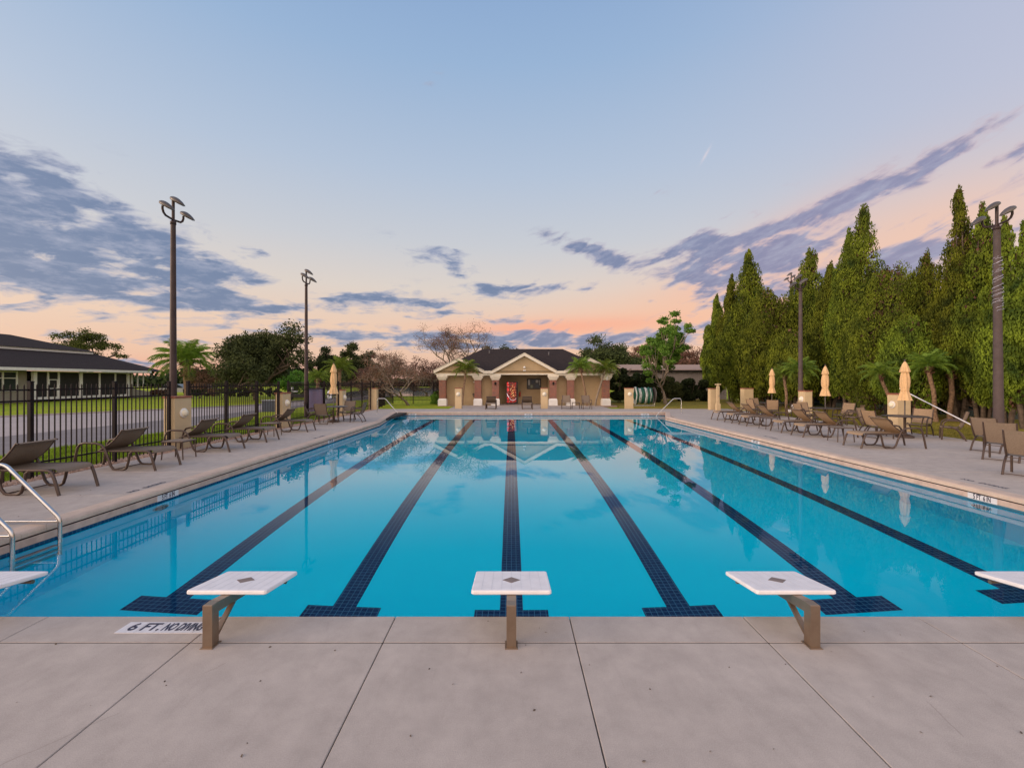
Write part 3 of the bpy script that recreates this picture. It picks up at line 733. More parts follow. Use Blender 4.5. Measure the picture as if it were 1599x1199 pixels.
# ================================================================== LOUNGERS, CHAIRS, TABLES, UMBRELLAS
def lounger(sling, name_label):
    """foot end at local x=0, bed runs to -x; back folded forward over the seat"""
    r = empty('sun_lounger', (0, 0, 0), name_label, 'sun lounger', 'sling sun loungers round the pool')
    fr = .0205
    for s in (-1, 1):
        y = s*.33
        m = MB(); m.tube([(.02, y, 0), (-.05, y, .24), (-.10, y, .375), (-.15, y, .405), (-.24, y, .412), (-.50, y, .41)], fr*1.15, 8, sq=False); m.build('foot_leg', 'bronze_frame', r)
        m = MB(); m.tube([(-.46, y, .412), (-.53, y, .36), (-.57, y, .16), (-.61, y, .045), (-.67, y, .014), (-.80, y, .014), (-.88, y, .03), (-.94, y, .10), (-1.04, y, .38), (-1.08, y, .47), (-1.14, y, .53), (-1.24, y, .565), (-1.50, y, .575), (-1.60, y, .55), (-1.66, y, .47), (-1.72, y, .2), (-1.76, y, 0)], fr*1.15, 8); m.build('side_frame', 'bronze_frame', r)
        m = MB(); m.tube([(-.12, s*.30, .40), (-.5, s*.30, .405), (-1.24, s*.30, .40)], fr, 8); m.build('seat_rail', 'bronze_frame', r)
    for x, z in ((-.10, .36), (-.60, .385), (-1.30, .38), (-.90, .02)):
        m = MB(); m.tube([(x, -.33, z), (x, .33, z)], .011, 6); m.build('crossbar', 'bronze_frame', r)
    # sling seat
    prof = [(-.045, .36), (-.06, .395), (-.10, .418), (-.3, .415), (-.6, .405), (-.9, .402), (-1.24, .41)]
    m = MB(); ys = [-.295, -.15, 0, .15, .295]; v = []
    for (x, z) in prof:
        for yy in ys: v.append((x, yy, z+.012-.014*(1-(yy/.3)**2)))
    n = len(ys); k = len(prof); f = []
    for i in range(k-1):
        for j in range(n-1): f.append((i*n+j, i*n+j+1, (i+1)*n+j+1, (i+1)*n+j))
    m.add(v, f, True); m.add([(a, b, c-.006) for a, b, c in v], [t[::-1] for t in f], True); m.build('seat', sling, r)
    # back
    b0 = Vector((-1.22, 0, .415)); L = .66; an = R(41)
    dirv = Vector((math.cos(an), 0, math.sin(an)))
    prof = [b0+dirv*(L*t)+Vector((-math.sin(an), 0, math.cos(an)))*(-.05*math.sin(math.pi*t)) for t in (0, .2, .4, .6, .8, 1)]
    prof.append(prof[-1]+Vector((.035, 0, -.012)))
    v = []
    for p in prof:
        for yy in ys: v.append((p.x, yy, p.z))
    f = []
    for i in range(len(prof)-1):
        for j in range(n-1): f.append((i*n+j, i*n+j+1, (i+1)*n+j+1, (i+1)*n+j))
    m = MB(); m.add(v, f, True); m.add([(a+.006, b, c-.006) for a, b, c in v], [t[::-1] for t in f], True); bk = m.build('backrest', sling, r)
    for s in (-1, 1):
        m = MB(); m.tube([(p.x, s*.302, p.z) for p in prof], .015, 8); m.build('backrest_frame', 'bronze_frame', bk)
    return r
def side_table():
    r = empty('side_table', (0, 0, 0), 'x', 'side table', 'low side tables between the loungers')
    m = MB(); m.box(-.25, .25, -.22, .22, .425, .445, .006); m.build('table_top', 'sling_taupe', r)
    m = MB()
    for a, b in (((-.25, -.22), (.25, -.22)), ((.25, -.22), (.25, .22)), ((.25, .22), (-.25, .22)), ((-.25, .22), (-.25, -.22))):
        m.tube([(a[0], a[1], .425), (b[0], b[1], .425)], .016, 6)
    m.build('frame', 'bronze_frame', r)
    for sx in (-1, 1):
        for sy in (-1, 1):
            m = MB(); m.tube([(sx*.23, sy*.20, .425), (sx*.255, sy*.215, 0)], .014, 8); m.build('leg', 'bronze_frame', r)
    return r
def chair(sling):
    """armchair facing +y"""
    r = empty('sling_chair', (0, 0, 0), 'x', 'chair', 'sling armchairs')
    for s in (-1, 1):
        x = s*.29
        m = MB(); m.tube([(x, .25, 0), (x, .24, .35), (x, .20, .56), (x, .12, .62), (x, -.12, .62), (x, -.22, .58)], .021, 8); m.build('front_leg', 'bronze_frame', r)
        m = MB(); m.tube([(x, .05, .41), (x, -.08, .36), (x, -.20, .22), (x, -.30, 0)], .021, 8); m.build('rear_leg', 'bronze_frame', r)
        m = MB(); m.tube([(s*.265, .24, .40), (s*.265, .0, .38), (s*.265, -.16, .38), (s*.265, -.20, .42), (s*.265, -.28, .62), (s*.265, -.36, .90)], .018, 8); m.build('sling_rail', 'bronze_frame', r)
    for y, z in ((.22, .36), (-.14, .34), (-.30, .03)):
        m = MB(); m.tube([(-.28, y, z), (.28, y, z)], .010, 6); m.build('crossbar', 'bronze_frame', r)
    def sl(prof, nm):
        xs_ = [-.26, -.13, 0, .13, .26]; n = 5; v = [(xx, y, z-.012*(1-(xx/.26)**2)) for (y, z) in prof for xx in xs_]; f = []
        for i in range(len(prof)-1):
            for j in range(n-1): f.append((i*n+j, i*n+j+1, (i+1)*n+j+1, (i+1)*n+j))
        m = MB(); m.add(v, f, True); m.add([(a, b-.006, c-.004) for a, b, c in v], [t[::-1] for t in f], True); m.build(nm, sling, r)
    sl([(.26, .385), (.24, .41), (.1, .40), (0, .39), (-.14, .39)], 'seat')
    sl([(-.18, .43), (-.24, .55), (-.28, .64), (-.33, .80), (-.365, .91)], 'backrest')
    return r
def dining_table():
    r = empty('patio_table', (0, 0, 0), 'x', 'table', 'round patio tables')
    m = MB(); m.lathe([(0, .72), (.58, .72), (.61, .715), (.61, .695), (.58, .69), (0, .69)], 32); m.build('table_top', 'table_bronze', r)
    m = MB(); m.tube([(0, 0, 0), (0, 0, .69)], .03, 10); m.build('column', 'bronze_frame', r)
    for k in range(4):
        a = R(45+90*k); m = MB(); m.tube([(.45*math.cos(a), .45*math.sin(a), .69), (.40*math.cos(a), .40*math.sin(a), .4), (.47*math.cos(a), .47*math.sin(a), 0)], .016, 8); m.build('leg', 'bronze_frame', r)
    return r
def umbrella(h=1.0, seed=0):
    r = empty('closed_umbrella', (0, 0, 0), 'x', 'umbrella', 'closed patio umbrellas')
    m = MB(); m.tube([(0, 0, .04), (0, 0, 2.54)], .019, 10); m.build('pole', 'lamp_metal', r)
    m = MB(); m.lathe([(0, 0), (.24, 0), (.25, .05), (.16, .09), (.06, .12), (.035, .30), (0, .30)], 24); m.build('base', 'bronze_frame', r)
    ph = seed*1.3
    def amp(a, z): return 1+.16*math.cos(8*a+ph+z*1.5)+.07*math.cos(3*a+ph*2+z*4)
    m = MB(); m.lathe([(.185, 1.23), (.17, 1.27), (.145, 1.38), (.105, 1.52), (.095, 1.58), (.12, 1.70), (.125, 1.85), (.115, 2.0), (.095, 2.14), (.075, 2.2), (.02, 2.25)], 48, amp=amp); cn = m.build('canopy', 'umbrella_cloth', r)
    m = MB(); m.lathe([(.135, 2.17), (.125, 2.22), (.10, 2.32), (.06, 2.44), (.02, 2.52), (0, 2.53)], 48, amp=lambda a, z: 1+.10*math.cos(8*a+ph)); m.build('vent', 'umbrella_cloth', cn)
    m = MB(); m.lathe([(0, 2.53), (.022, 2.54), (.026, 2.56), (.015, 2.59), (0, 2.60)], 12); m.build('finial', 'bronze_frame', r)
    m = MB(); m.lathe([(.112, 1.555), (.116, 1.57), (.116, 1.60), (.112, 1.61)], 32); m.build('tie_strap', 'umbrella_cloth', cn)
    m = MB(); m.tube([(0, 0, 1.12), (.09, -.02, 1.14), (.10, -.02, 1.05)], .009, 6); m.build('crank', 'steel', r)
    return r

LT = lounger('sling_taupe', 'x')
left_l = [(7.44, 'brown sling lounger nearest the camera on the left, behind the ladder rail'), (9.40, 'brown sling lounger second along the fence, beside the low side table'),
          (11.80, 'brown sling lounger in front of the first lit pillar on the left'), (13.60, 'brown sling lounger fourth along the left fence'), (16.27, 'brown sling lounger at the second left pillar, nearest the umbrella')]
for i, (y, lb) in enumerate(left_l):
    p = (-7.40-.02*i, y, 0); rz = R(rnd.uniform(-2.5, 2.5))
    if i == 0: LT.location = p; LT['label'] = lb; LT.rotation_euler = (0, 0, rz)
    else: dup(LT, p, rz, lb)
LR = lounger('sling_tan', 'x')
right_l = [(12.38, 'tan sling lounger nearest the camera on the right, in front of the third umbrella'), (14.80, 'tan sling lounger in front of the middle right umbrella'),
           (16.02, 'tan sling lounger directly beyond the one at the middle umbrella'), (18.35, 'tan sling lounger beyond the far side table on the right'),
           (19.62, 'tan sling lounger second from the far end of the right row'), (21.02, 'tan sling lounger at the far end of the right row')]
for i, (y, lb) in enumerate(right_l):
    p = (9.70+.02*i, y, 0); rz = R(180+rnd.uniform(-2.5, 2.5))
    if i == 0: LR.location = p; LR['label'] = lb; LR.rotation_euler = (0, 0, rz)
    else: dup(LR, p, rz, lb)
for px, y, lb in ((767, 29.6, 'lounger seen from its foot end, in front of the left pavilion columns'), (823, 29.6, 'lounger seen from its foot end, in front of the noticeboard')):
    x = P(px, y)[0]; dup(LT, (x, y-.9, 0), R(-90), lb)
ST = side_table()
for i, (x, y, lb) in enumerate(((-8.05, 10.55, 'low side table between the second and third left loungers'), (-8.25, 14.93, 'low side table between the fourth and fifth left loungers'),
                 (10.25, 13.55, 'low side table between the two nearest right loungers'), (10.1, 17.1, 'low side table halfway down the right lounger row'),
                 (P(899, 29.3)[0], 29.3, 'low side table between the two chairs by the pavilion palms'))):
    if i == 0: ST.location = (x, y, 0); ST['label'] = lb
    else: dup(ST, (x, y, 0), R(rnd.uniform(-5, 5)), lb)
CH = chair('sling_tan'); CHT = chair('sling_taupe'); DT = dining_table(); UM = umbrella(1, 1)
first = {'c': True, 't': True, 'd': True, 'u': True}
def put(key, src, loc, rz, lb, scale=None):
    if first[key]:
        first[key] = False; src.location = loc; src.rotation_euler = (0, 0, rz); src['label'] = lb
        if scale: src.scale = scale
        return src
    return dup(src, loc, rz, lb, scale=scale)
def dining(x, y, chairs, ulabel, tlabel, key, src, us=1.0):
    put('d', DT, (x, y, 0), 0, tlabel)
    if ulabel: put('u', UM, (x, y, .0), R(rnd.uniform(0, 90)), ulabel, (us, us, us))
    for a, dist, tw, lb in chairs:
        cx, cy_ = x+dist*math.cos(R(a)), y+dist*math.sin(R(a))
        put(key, src, (cx, cy_, 0), R(a+90+tw), lb)
dining(-8.12, 19.9, [(-92, .98, 0, 'chair with its back to the camera at the left umbrella table'), (178, .95, 20, 'chair tilted at the fence side of the left umbrella table'),
                     (75, .98, 10, 'chair on the far side of the left umbrella table'), (8, 1.05, -5, 'chair on the pool side of the left umbrella table')],
       'closed tan umbrella on the left deck', 'round table under the left umbrella', 't', CHT, 1.05)
dining(14.0, 23.4, [(-120, 1.0, 0, 'chair seen from behind at the farthest right table'), (-20, 1.0, 15, 'chair right of the farthest right table'), (100, 1.0, 0, 'chair beyond the farthest right table'), (190, 1.0, 0, 'chair left of the farthest right table')],
       'farthest and smallest closed tan umbrella on the right deck', 'round table under the farthest right umbrella', 'c', CH)
dining(13.55, 18.8, [(190, 1.0, -10, 'chair left of the middle right umbrella table'), (-62, 1.0, 10, 'chair with its back to the camera at the middle right umbrella table'), (95, 1.0, 0, 'chair beyond the middle right umbrella table'), (15, 1.0, 0, 'pale chair right of the middle right umbrella table')],
       'closed tan umbrella in the middle of the right deck', 'round table under the middle right umbrella', 'c', CH)
dining(13.1, 14.5, [(188, 1.02, -5, 'chair left of the nearest umbrella table'), (108, 1.0, 8, 'chair facing the camera behind the nearest umbrella table'), (28, 1.05, 0, 'chair right of the nearest umbrella table, farther of two'), (-28, 1.15, -12, 'chair right of the nearest umbrella table, closer of two')],
       'nearest and largest closed tan umbrella on the right', 'round table under the nearest right umbrella', 'c', CH)
# group at the right edge of the picture
for (px, y, rz, lb) in ((1549, 11.55, -74, 'farther of the chairs at the right edge of the deck'), (1568, 10.3, -60, 'middle one of the three chairs at the right edge'),
                        (1607, 8.6, -62, 'nearest chair, cut by the right edge of the picture')):
    dup(CHT, (P(px, y)[0], y, 0), R(rz), lb)
for px, rz, lb in ((884, 172, 'armchair left of the side table before the pavilion'), (916, 184, 'armchair right of the side table before the pavilion')):
    dup(CHT, (P(px, 29.3)[0], 29.3, 0), R(rz), lb)

# long white reaching pole leaning from the pillar to the chair
m = MB(); m.tube([(14.55, 16.12, 1.50), (13.5, 12.4, .42)], .018, 8)
m2 = m
root = empty('rescue_pole', (0, 0, 0), 'long thin white pole leaning from a pillar down to the chairs', 'pole')
o = m.build('shaft', 'white_paint', root)
m = MB(); m.tube([(14.55+.15*math.cos(R(t)), 16.12+.02, 1.60+.12*math.sin(R(t))) for t in range(-90, 200, 20)], .010, 6); m.build('hook', 'steel', root)
# two small white buckets near the farthest umbrella
for px, py, lb, h_ in ((1233, 646, 'low white bucket on the deck near the farthest right table', .26), (1240, 640, 'taller white bucket by the second right pillar', .34)):
    x, y = G(px, py); r = empty('bucket', (x, y, 0), lb, 'bucket', 'white buckets'); m = MB(); m.lathe([(0, .01), (.11, .01), (.115, 0), (.14, h_), (.13, h_), (.105, .03), (0, .03)], 20); m.build('body', 'white_paint', r)
    m = MB(); m.tube([(.14*math.cos(R(t)), 0, h_-.02-.07*math.sin(R(t))) for t in range(0, 181, 20)], .004, 5); m.build('handle', 'steel', r)

# ================================================================== PILLARS
def pillar(x0, x1, y0, y1, label, globe=None, h=1.43):
    r = empty('pillar', ((x0+x1)/2, (y0+y1)/2, -.02), label, 'pillar', 'short stucco light pillars'); a, b = (x1-x0)/2, (y1-y0)/2
    m = MB(); m.box(-a, a, -b, b, -.1, h-.05, .006); m.build('shaft', 'pillar_tan', r)
    m = MB(); m.box(-a-.02, a+.02, -b-.02, b+.02, h-.05, h, .01); m.build('cap', 'terracotta', r)
    if globe:
        gx, gy = globe; c = Vector((gx*a, gy*b, 1.0)); dv = Vector((gx, gy, 0))
        def dome(prof, nm, mt, par):
            m = MB(); v = []; n = 20
            u = Vector((0, 0, 1)); w = dv.cross(u)
            for (rr, dd) in prof:
                for j in range(n): t = 2*math.pi*j/n; v.append(c+dv*dd+u*rr*math.cos(t)+w*rr*math.sin(t))
            f = [(i*n+j, i*n+(j+1) % n, (i+1)*n+(j+1) % n, (i+1)*n+j) for i in range(len(prof)-1) for j in range(n)]
            m.add(v, f, True); return m.build(nm, mt, par)
        l = dome([(.13, 0), (.135, .03), (.12, .04), (.10, .042)], 'light_ring', 'white_trim', r)
        dome([(.105, .035), (.10, .07), (.075, .10), (.04, .115), (.001, .12)], 'light_globe', 'globe_cream', l)
    return r
pillar(-9.50, -9.20, 11.90, 12.52, 'stucco pillar with a round light behind the third left lounger', (1, 0), 1.47)
pillar(-9.50, -9.20, 17.5, 18.15, 'stucco pillar with a round light behind the fifth left lounger', (1, 0))
pillar(-9.50, -9.15, 23.6, 24.1, 'stucco pillar with a round light beside the left umbrella', (1, 0))
pillar(-9.5, -8.95, 28.9, 29.3, 'stucco pillar without a light beside the far left handrail')
for px, w, lb in ((715.6, .45, 'stucco pillar with a round light below the left pavilion palm'), (850, .46, 'stucco pillar with a round light beside the pavilion doorway'), (983, .50, 'stucco pillar with a round light beside the lane rope reel')):
    x = P(px, 29.75)[0]; pillar(x-w/2, x+w/2, 29.70, 30.15, lb, (0, -1))
pillar(12.95, 13.35, 28.3, 28.7, 'stucco pillar standing behind the slim shower post')
pillar(15.35, 15.95, 28.7, 29.2, 'stucco pillar without a light before the tall cypresses')
pillar(14.40, 14.75, 21.35, 21.85, 'stucco pillar with a round light by the second right pole', (-1, 0))
pillar(14.42, 14.90, 16.25, 16.7, 'stucco pillar behind the nearest right umbrella', (-1, 0))
# shower post
x, y = P(1121, 27.9)[0:2]; r = empty('shower_post', (x, y, 0), 'slim pale shower post with a small cross head beside a pillar', 'shower')
m = MB(); m.box(-.12, .12, -.12, .12, 0, .42, .02); m.box(-.075, .075, -.075, .075, .421, 1.55, .01); m.build('column', 'pillar_tan', r)
m = MB(); m.box(-.17, .17, -.05, .05, 1.62, 1.70, .01); m.lathe([(0, 0), (.07, .01), (.05, .07), (.07, .12), (0, .18)], 12, (0, 0, 1.55)); m.build('shower_head', 'pillar_tan', r)
m = MB(); m.tube([(0, -.076, .95), (0, -.16, .95), (0, -.18, .90)], .015, 8); m.build('tap', 'steel', r)
# ================================================================== FENCES
def fence(name, label, pts, segs, group=None, posts=True, zb=-.08, z2=1.83):
    """pts: post positions; segs: index pairs that carry a picket panel"""
    r = empty(name, (pts[0][0], pts[0][1], zb), label, 'fence', group); o = Vector((pts[0][0], pts[0][1], zb))
    for (x, y) in pts:
        m = MB(); m.box(x-.033-o.x, x+.033-o.x, y-.033-o.y, y+.033-o.y, -.1, z2-zb+.02, .004); m.box(x-.04-o.x, x+.04-o.x, y-.04-o.y, y+.04-o.y, z2-zb+.02, z2-zb+.04, .01); m.build('post', 'fence_black', r)
    for (i, j) in segs:
        a, b = Vector(pts[i]+(0,)), Vector(pts[j]+(0,)); d = b-a; L = d.length; d.normalize(); nv = Vector((-d.y, d.x, 0))
        m = MB()
        def bar(s0, s1, hw, z0, z1, hn):
            p = [a+d*s0+nv*hn-o, a+d*s1+nv*hn-o, a+d*s1-nv*hn-o, a+d*s0-nv*hn-o]
            v = [(q.x, q.y, z0) for q in p]+[(q.x, q.y, z1) for q in p]
            m.add(v, [(3, 2, 1, 0), (4, 5, 6, 7), (0, 1, 5, 4), (1, 2, 6, 5), (2, 3, 7, 6), (3, 0, 4, 7)])
        for z in (.27, 1.49, 1.70): bar(.034, L-.034, 0, z-zb-.016, z-zb+.016, .014)
        n = max(2, round(L/.113))
        for k in range(1, n):
            s = L*k/n; bar(s-.0085, s+.0085, 0, .08, z2-zb-.03-.02, .0085)
            c = a+d*s-o; h = .0085
            m.add([(c.x-h, c.y-h, z2-zb-.05), (c.x+h, c.y-h, z2-zb-.05), (c.x+h, c.y+h, z2-zb-.05), (c.x-h, c.y+h, z2-zb-.05), (c.x, c.y, z2-zb-.012)], [(0, 1, 4), (1, 2, 4), (2, 3, 4), (3, 0, 4)])
        m.build('picket_panel', 'fence_black', r)
    return r
FX = -9.33
ys = [3.05, 4.85, 6.65, 8.45, 10.24, 11.86, 12.56, 14.25, 15.95, 17.45, 18.2, 19.95, 21.7, 23.5, 25.35, 27.2, 28.85, 29.35]
fence('metal_fence', 'tall black picket fence along the left side of the pool', [(FX, y) for y in ys], [(i, i+1) for i in range(len(ys)-1) if i not in (5, 9, 16)])
pts = [(FX-.02, 30.7), (-9.6, 32.3), (-9.95, 34.2), (-10.0, 36.8), (-8.3, 36.8), (-6.6, 36.8), (-5.8, 35.5)]
fence('metal_fence', 'black picket fence across the lawn left of the pavilion', [(FX, 29.4)]+pts, [(i, i+1) for i in range(len(pts))])
# lilac banner on the fence and life ring
r = empty('banner', (FX-.04, 20.85, 0), 'faded lilac banner hung on the outside of the fence', 'banner')
m = MB(); n = 14; v = []; f = []
for i in range(n+1):
    for j in range(2): v.append((-.02+.008*math.sin(i*1.7), -.86+1.72*i/n, (.42, 1.52)[j]))
for i in range(n): f.append((2*i, 2*i+2, 2*i+3, 2*i+1))
m.add(v, f); m.add([(a-.004, b, c) for a, b, c in v], [t[::-1] for t in f]); m.build('cloth', 'banner_lilac', r)
m = MB(); m.tube([(-.02, -.88, 1.54), (-.02, .88, 1.54)], .014, 6); m.build('rail', 'pole_bronze', r)
r = empty('life_ring', (FX+.10, 22.1, 1.17), 'white life ring with black bands hanging on the fence post', 'life ring')
for k in range(8):
    a0, a1 = R(45*k), R(45*k+(32 if k % 2 == 0 else 45))
    b = k % 2
    m = MB(); A = R(45*k+(-4 if b else 4)); Bn = R(45*(k+1)+(4 if b else -4))
    A, Bn = R(90*(k//2)+(0 if not b else 68)), R(90*(k//2)+(68 if not b else 90))
    m.tube([(0, .19*math.cos(A+(Bn-A)*t/8), .19*math.sin(A+(Bn-A)*t/8)) for t in range(9)], .048 if not b else .051, 10); m.build('band' if b else 'ring', 'ring_black' if b else 'ring_white', r)

# ================================================================== FLOODLIGHT POLES
def floodpole(x, y, top, s, label, m_pole, r0, r1, lean=0, heads=True):
    """s: side towards which the heads reach (+1 = +x)"""
    r = empty('floodlight_pole', (x, y, -.05), label, 'floodlight', 'floodlight poles round the pool')
    m = MB(); n = 10; m.tube([(lean*(1-i/n), 0, (top+.05)*i/n) for i in range(n+1)], r0, 20, r2=r1); m.build('pole', m_pole, r)
    m = MB(); m.lathe([(0, 0), (r1*1.18, 0), (r1*1.18, .09), (r1*.6, .13), (0, .13)], 16, (0, 0, top+.02)); m.build('collar', 'pole_bronze', r)
    m = MB(); m.tube([(0, 0, top+.1), (0, 0, top+.80)], .042, 10); m.build('stem', 'pole_bronze', r)
    m = MB(); zc = top+.17
    pts = [(0, -.42, zc+.27), (0, -.42, zc+.18), (0, -.38, zc+.09), (0, -.30, zc+.03), (0, 0, zc), (0, .30, zc+.03), (0, .38, zc+.09), (0, .42, zc+.18), (0, .42, zc+.27)]
    m.tube(pts, .032, 10); m.build('crossarm', 'pole_bronze', r)
    for (yy, zz) in ((0, top+.74), (-.42, zc+.27), (.42, zc+.27)):
        m = MB(); v = []; f = []; nx = 9; nn = 16
        for i in range(nx):
            t = i/(nx-1); xx = s*(-.06+.40*t); w = .125*math.sin(math.pi*min(1, .12+t*.80))**.6; hh = .14*math.sin(math.pi*min(1, .15+t*.80))**.7
            for j in range(nn):
                a = 2*math.pi*j/nn; zc2 = math.sin(a)*hh*(1 if math.sin(a) > 0 else .3)
                v.append((xx, yy+w*math.cos(a), zz+.08-.21*t+zc2))
        f = [(i*nn+j, i*nn+(j+1) % nn, (i+1)*nn+(j+1) % nn, (i+1)*nn+j) for i in range(nx-1) for j in range(nn)]+[tuple(range(nn)), tuple(range((nx-1)*nn, nx*nn))]
        m.add(v, f, True); hd = m.build('lamp_head', 'lamp_metal', r)
        m = MB(); v = []
        for k in range(18):
            a = 2*math.pi*k/18; xx = .19+.13*math.cos(a); v.append((s*xx, yy+.095*math.sin(a), zz+.08-.21*(xx+.07)/.44-.038))
        m.add(v+[(a, b, c-.006) for a, b, c in v], [tuple(range(18)), tuple(range(35, 17, -1))]+[(k, (k+1) % 18, 18+(k+1) % 18, 18+k) for k in range(18)]); m.build('lens', 'lamp_glass', hd)
    return r
floodpole(-10.6, 13.65, 6.80, 1, 'tall dark floodlight pole near the camera on the left', 'pole_bronze', .105, .068)
floodpole(-10.6, 22.5, 6.80, 1, 'dark floodlight pole farther back on the left', 'pole_bronze', .105, .065)
x, y = P(1556.5, 13.6)[0:2]
fp = floodpole(x, y, 6.62, -1, 'grey floodlight pole wrapped with wire near the camera on the right', 'pole_concrete', .128, .082, lean=.06)
r3 = random.Random(5)
for q in range(3):
    m = MB(); pts = []; a = r3.uniform(0, 6); z = 4.1+.1*q
    while z < 5.8:
        rr = .108+.03*r3.random()-.010*(z-4.1); pts.append((rr*math.cos(a)+.03, rr*math.sin(a), z)); a += r3.uniform(.35, .55); z += r3.uniform(-.004, .040)
    m.tube(pts, .006, 4); m.build('light_string', 'light_wire', fp)
x, y = P(1250, 22.9)[0:2]; floodpole(x, y, 6.62, -1, 'grey floodlight pole rising among the right palms', 'pole_concrete', .115, .08)
x, y = P(1235.5, 36)[0:2]; floodpole(x, y, 10.0, -1, 'dark floodlight pole standing behind the cypress row', 'pole_bronze', .12, .10)

# ================================================================== PAVILION
PX = 1.0
pav = empty('pavilion', (PX, 34.0, 0), 'tan stucco pool pavilion with brick columns, white gables and a dark hip roof', 'building')
def L(v): return (v[0]-PX, v[1]-34.0, v[2])
class PB(MB):
    def build(s, name, m, parent=None):
        s.v = [L(v) for v in s.v]; return MB.build(s, name, m, parent if parent is not None else pav)
YC = 33.9     # column face
cols = [(691.7, 13.3), (746.6, 12.5), (774, 12.2), (863.5, 12.5), (890.8, 12.3), (946, 13)]
cx = [P(px, YC)[0] for px, w in cols]
# mirror round the centre so that the front is symmetric
hx = [(cx[5-i]-cx[i])/2 for i in range(3)]; cx = [PX-h for h in hx]+[PX+h for h in reversed(hx)]
for c in cx:
    m = PB(); m.box(c-.33, c+.33, YC-.33, YC+.31, -.1, .40, .01); m.add([(c-.33, YC-.33, .40), (c+.33, YC-.33, .40), (c+.33, YC+.31, .40), (c-.33, YC+.31, .40), (c-.27, YC-.27, .52), (c+.27, YC-.27, .52), (c+.27, YC+.29, .52), (c-.27, YC+.29, .52)],
        [(0, 1, 5, 4), (1, 2, 6, 5), (2, 3, 7, 6), (3, 0, 4, 7), (4, 5, 6, 7)]); m.build('plinth', 'white_trim')
    m = PB(); m.box(c-.26, c+.26, YC-.25, YC+.28, .52, 1.96); m.build('brick_column', 'red_brick')
    m = PB(); m.box(c-.29, c+.29, YC-.29, YC+.29, 1.961, 2.03, .01); m.box(c-.32, c+.32, YC-.32, YC+.30, 2.031, 2.10, .012); m.box(c-.38, c+.38, YC-.37, YC+.31, 2.101, 2.19, .015); m.box(c-.42, c+.42, YC-.40, YC+.32, 2.191, 2.30, .02); m.build('capital', 'cream_trim')
# entablature beams with rounded corners over the openings
def arch(x0, x1, rad):
    """spandrel band between two columns from z 2.30 down with quarter-round corners"""
    n = 8
    for s, xa in ((1, x0), (-1, x1)):
        m = PB()
        poly = [(xa, 2.30), (xa+s*rad, 2.30)]
        for k in range(n+1): a = R(90*k/n); poly.append((xa+s*rad-s*rad*math.sin(a), 2.30-rad+rad*math.cos(a)))
        m.prism(poly, YC-.20, YC+.22, 'y'); m.build('spandrel', 'cream_trim')
arch(cx[0]+.265, cx[1]-.265, .34); arch(cx[4]+.265, cx[5]-.265, .34); arch(cx[1]+.265, cx[2]-.265, .33); arch(cx[3]+.265, cx[4]-.265, .33)
m = PB(); m.box(cx[0]-.45, cx[2]+.43, YC-.36, YC+.30, 2.301, 2.46, .01); m.box(cx[3]-.43, cx[5]+.45, YC-.36, YC+.30, 2.301, 2.46, .01); m.box(cx[2]+.431, cx[3]-.431, YC-.34, YC+.28, 2.36, 2.46, .005); m.build('beam', 'cream_trim')
m = PB(); m.box(cx[2]+.431, cx[3]-.431, YC-.30, YC+.25, 2.33, 2.36); m.build('lintel', 'porch_brown')
# side walls behind the columns and centre porch
m = PB(); m.box(cx[0]-.10, cx[2]+.27, YC+.32, YC+.55, -.1, 2.6); m.box(cx[3]-.27, cx[5]+.10, YC+.32, YC+.55, -.1, 2.6)
m.box(cx[0]-.10, cx[0]+.1, YC+.551, 42.5, -.1, 2.6); m.box(cx[5]-.1, cx[5]+.10, YC+.551, 42.5, -.1, 2.6); m.box(cx[0]+.101, cx[5]-.101, 42.3, 42.5, -.1, 2.6); m.build('wall', 'plaster_tan')
m = PB(); xl, xr = cx[2]+.271, cx[3]-.271
m.box(xl, xr, 36.2, 36.4, 0, 2.6); m.box(xl-.2, xl-.001, YC+.551, 36.2, 0, 2.6); m.box(xr+.001, xr+.2, YC+.551, 36.2, 0, 2.6); m.build('porch_wall', 'plaster_tan')
m = PB(); m.box(xl-.2, xr+.2, YC+.31, 36.4, 2.601, 2.7); m.build('porch_ceiling', 'porch_brown')
# gables
def gable(xc, hw, zp, name, ze=2.46, yf=None):
    yf = yf or YC-.30
    m = PB(); m.prism([(xc-hw+.1, ze+.002), (xc+hw-.1, ze+.002), (xc+hw-.1, ze+.10), (xc, zp-.22), (xc-hw+.1, ze+.10)], yf, yf+.25, 'y'); m.build('gable_wall', 'plaster_tan')
    m = PB(); t = .21; sl = (zp-(ze+.21))/hw
    for s in (-1, 1):
        m.prism([(xc, zp), (xc+s*hw, ze+.21), (xc+s*hw, ze+.0), (xc, zp-t)], yf-.24, yf-.02, 'y')
        m.prism([(xc, zp+.035), (xc+s*(hw+.02), ze+.245), (xc+s*(hw+.02), ze+.215), (xc, zp+.003)], yf-.27, yf-.02, 'y')
    m.build('bargeboard', 'cream_trim')
    m = PB(); yb = 40
    for s in (-1, 1):
        m.prism([(xc, zp+.07), (xc+s*(hw+.03), ze+.27), (xc+s*(hw+.03), ze+.247), (xc, zp+.037)], yf-.25, yb if zp > 3.8 else 38, 'y')
    m.build('gable_roof', 'roof_shingle')
gable(PX, 2.45, 4.02, 'c'); gable(-4.03, 1.93, 3.62, 'l'); gable(PX*2+4.03, 1.93, 3.62, 'r')
m = PB()
for s in (-1, 1):
    a, b = sorted((PX+s*2.43, PX+s*3.12)); m.box(a, b, YC-.52, YC-.32, 2.461, 2.66, .006)
m.build('fascia', 'cream_trim')
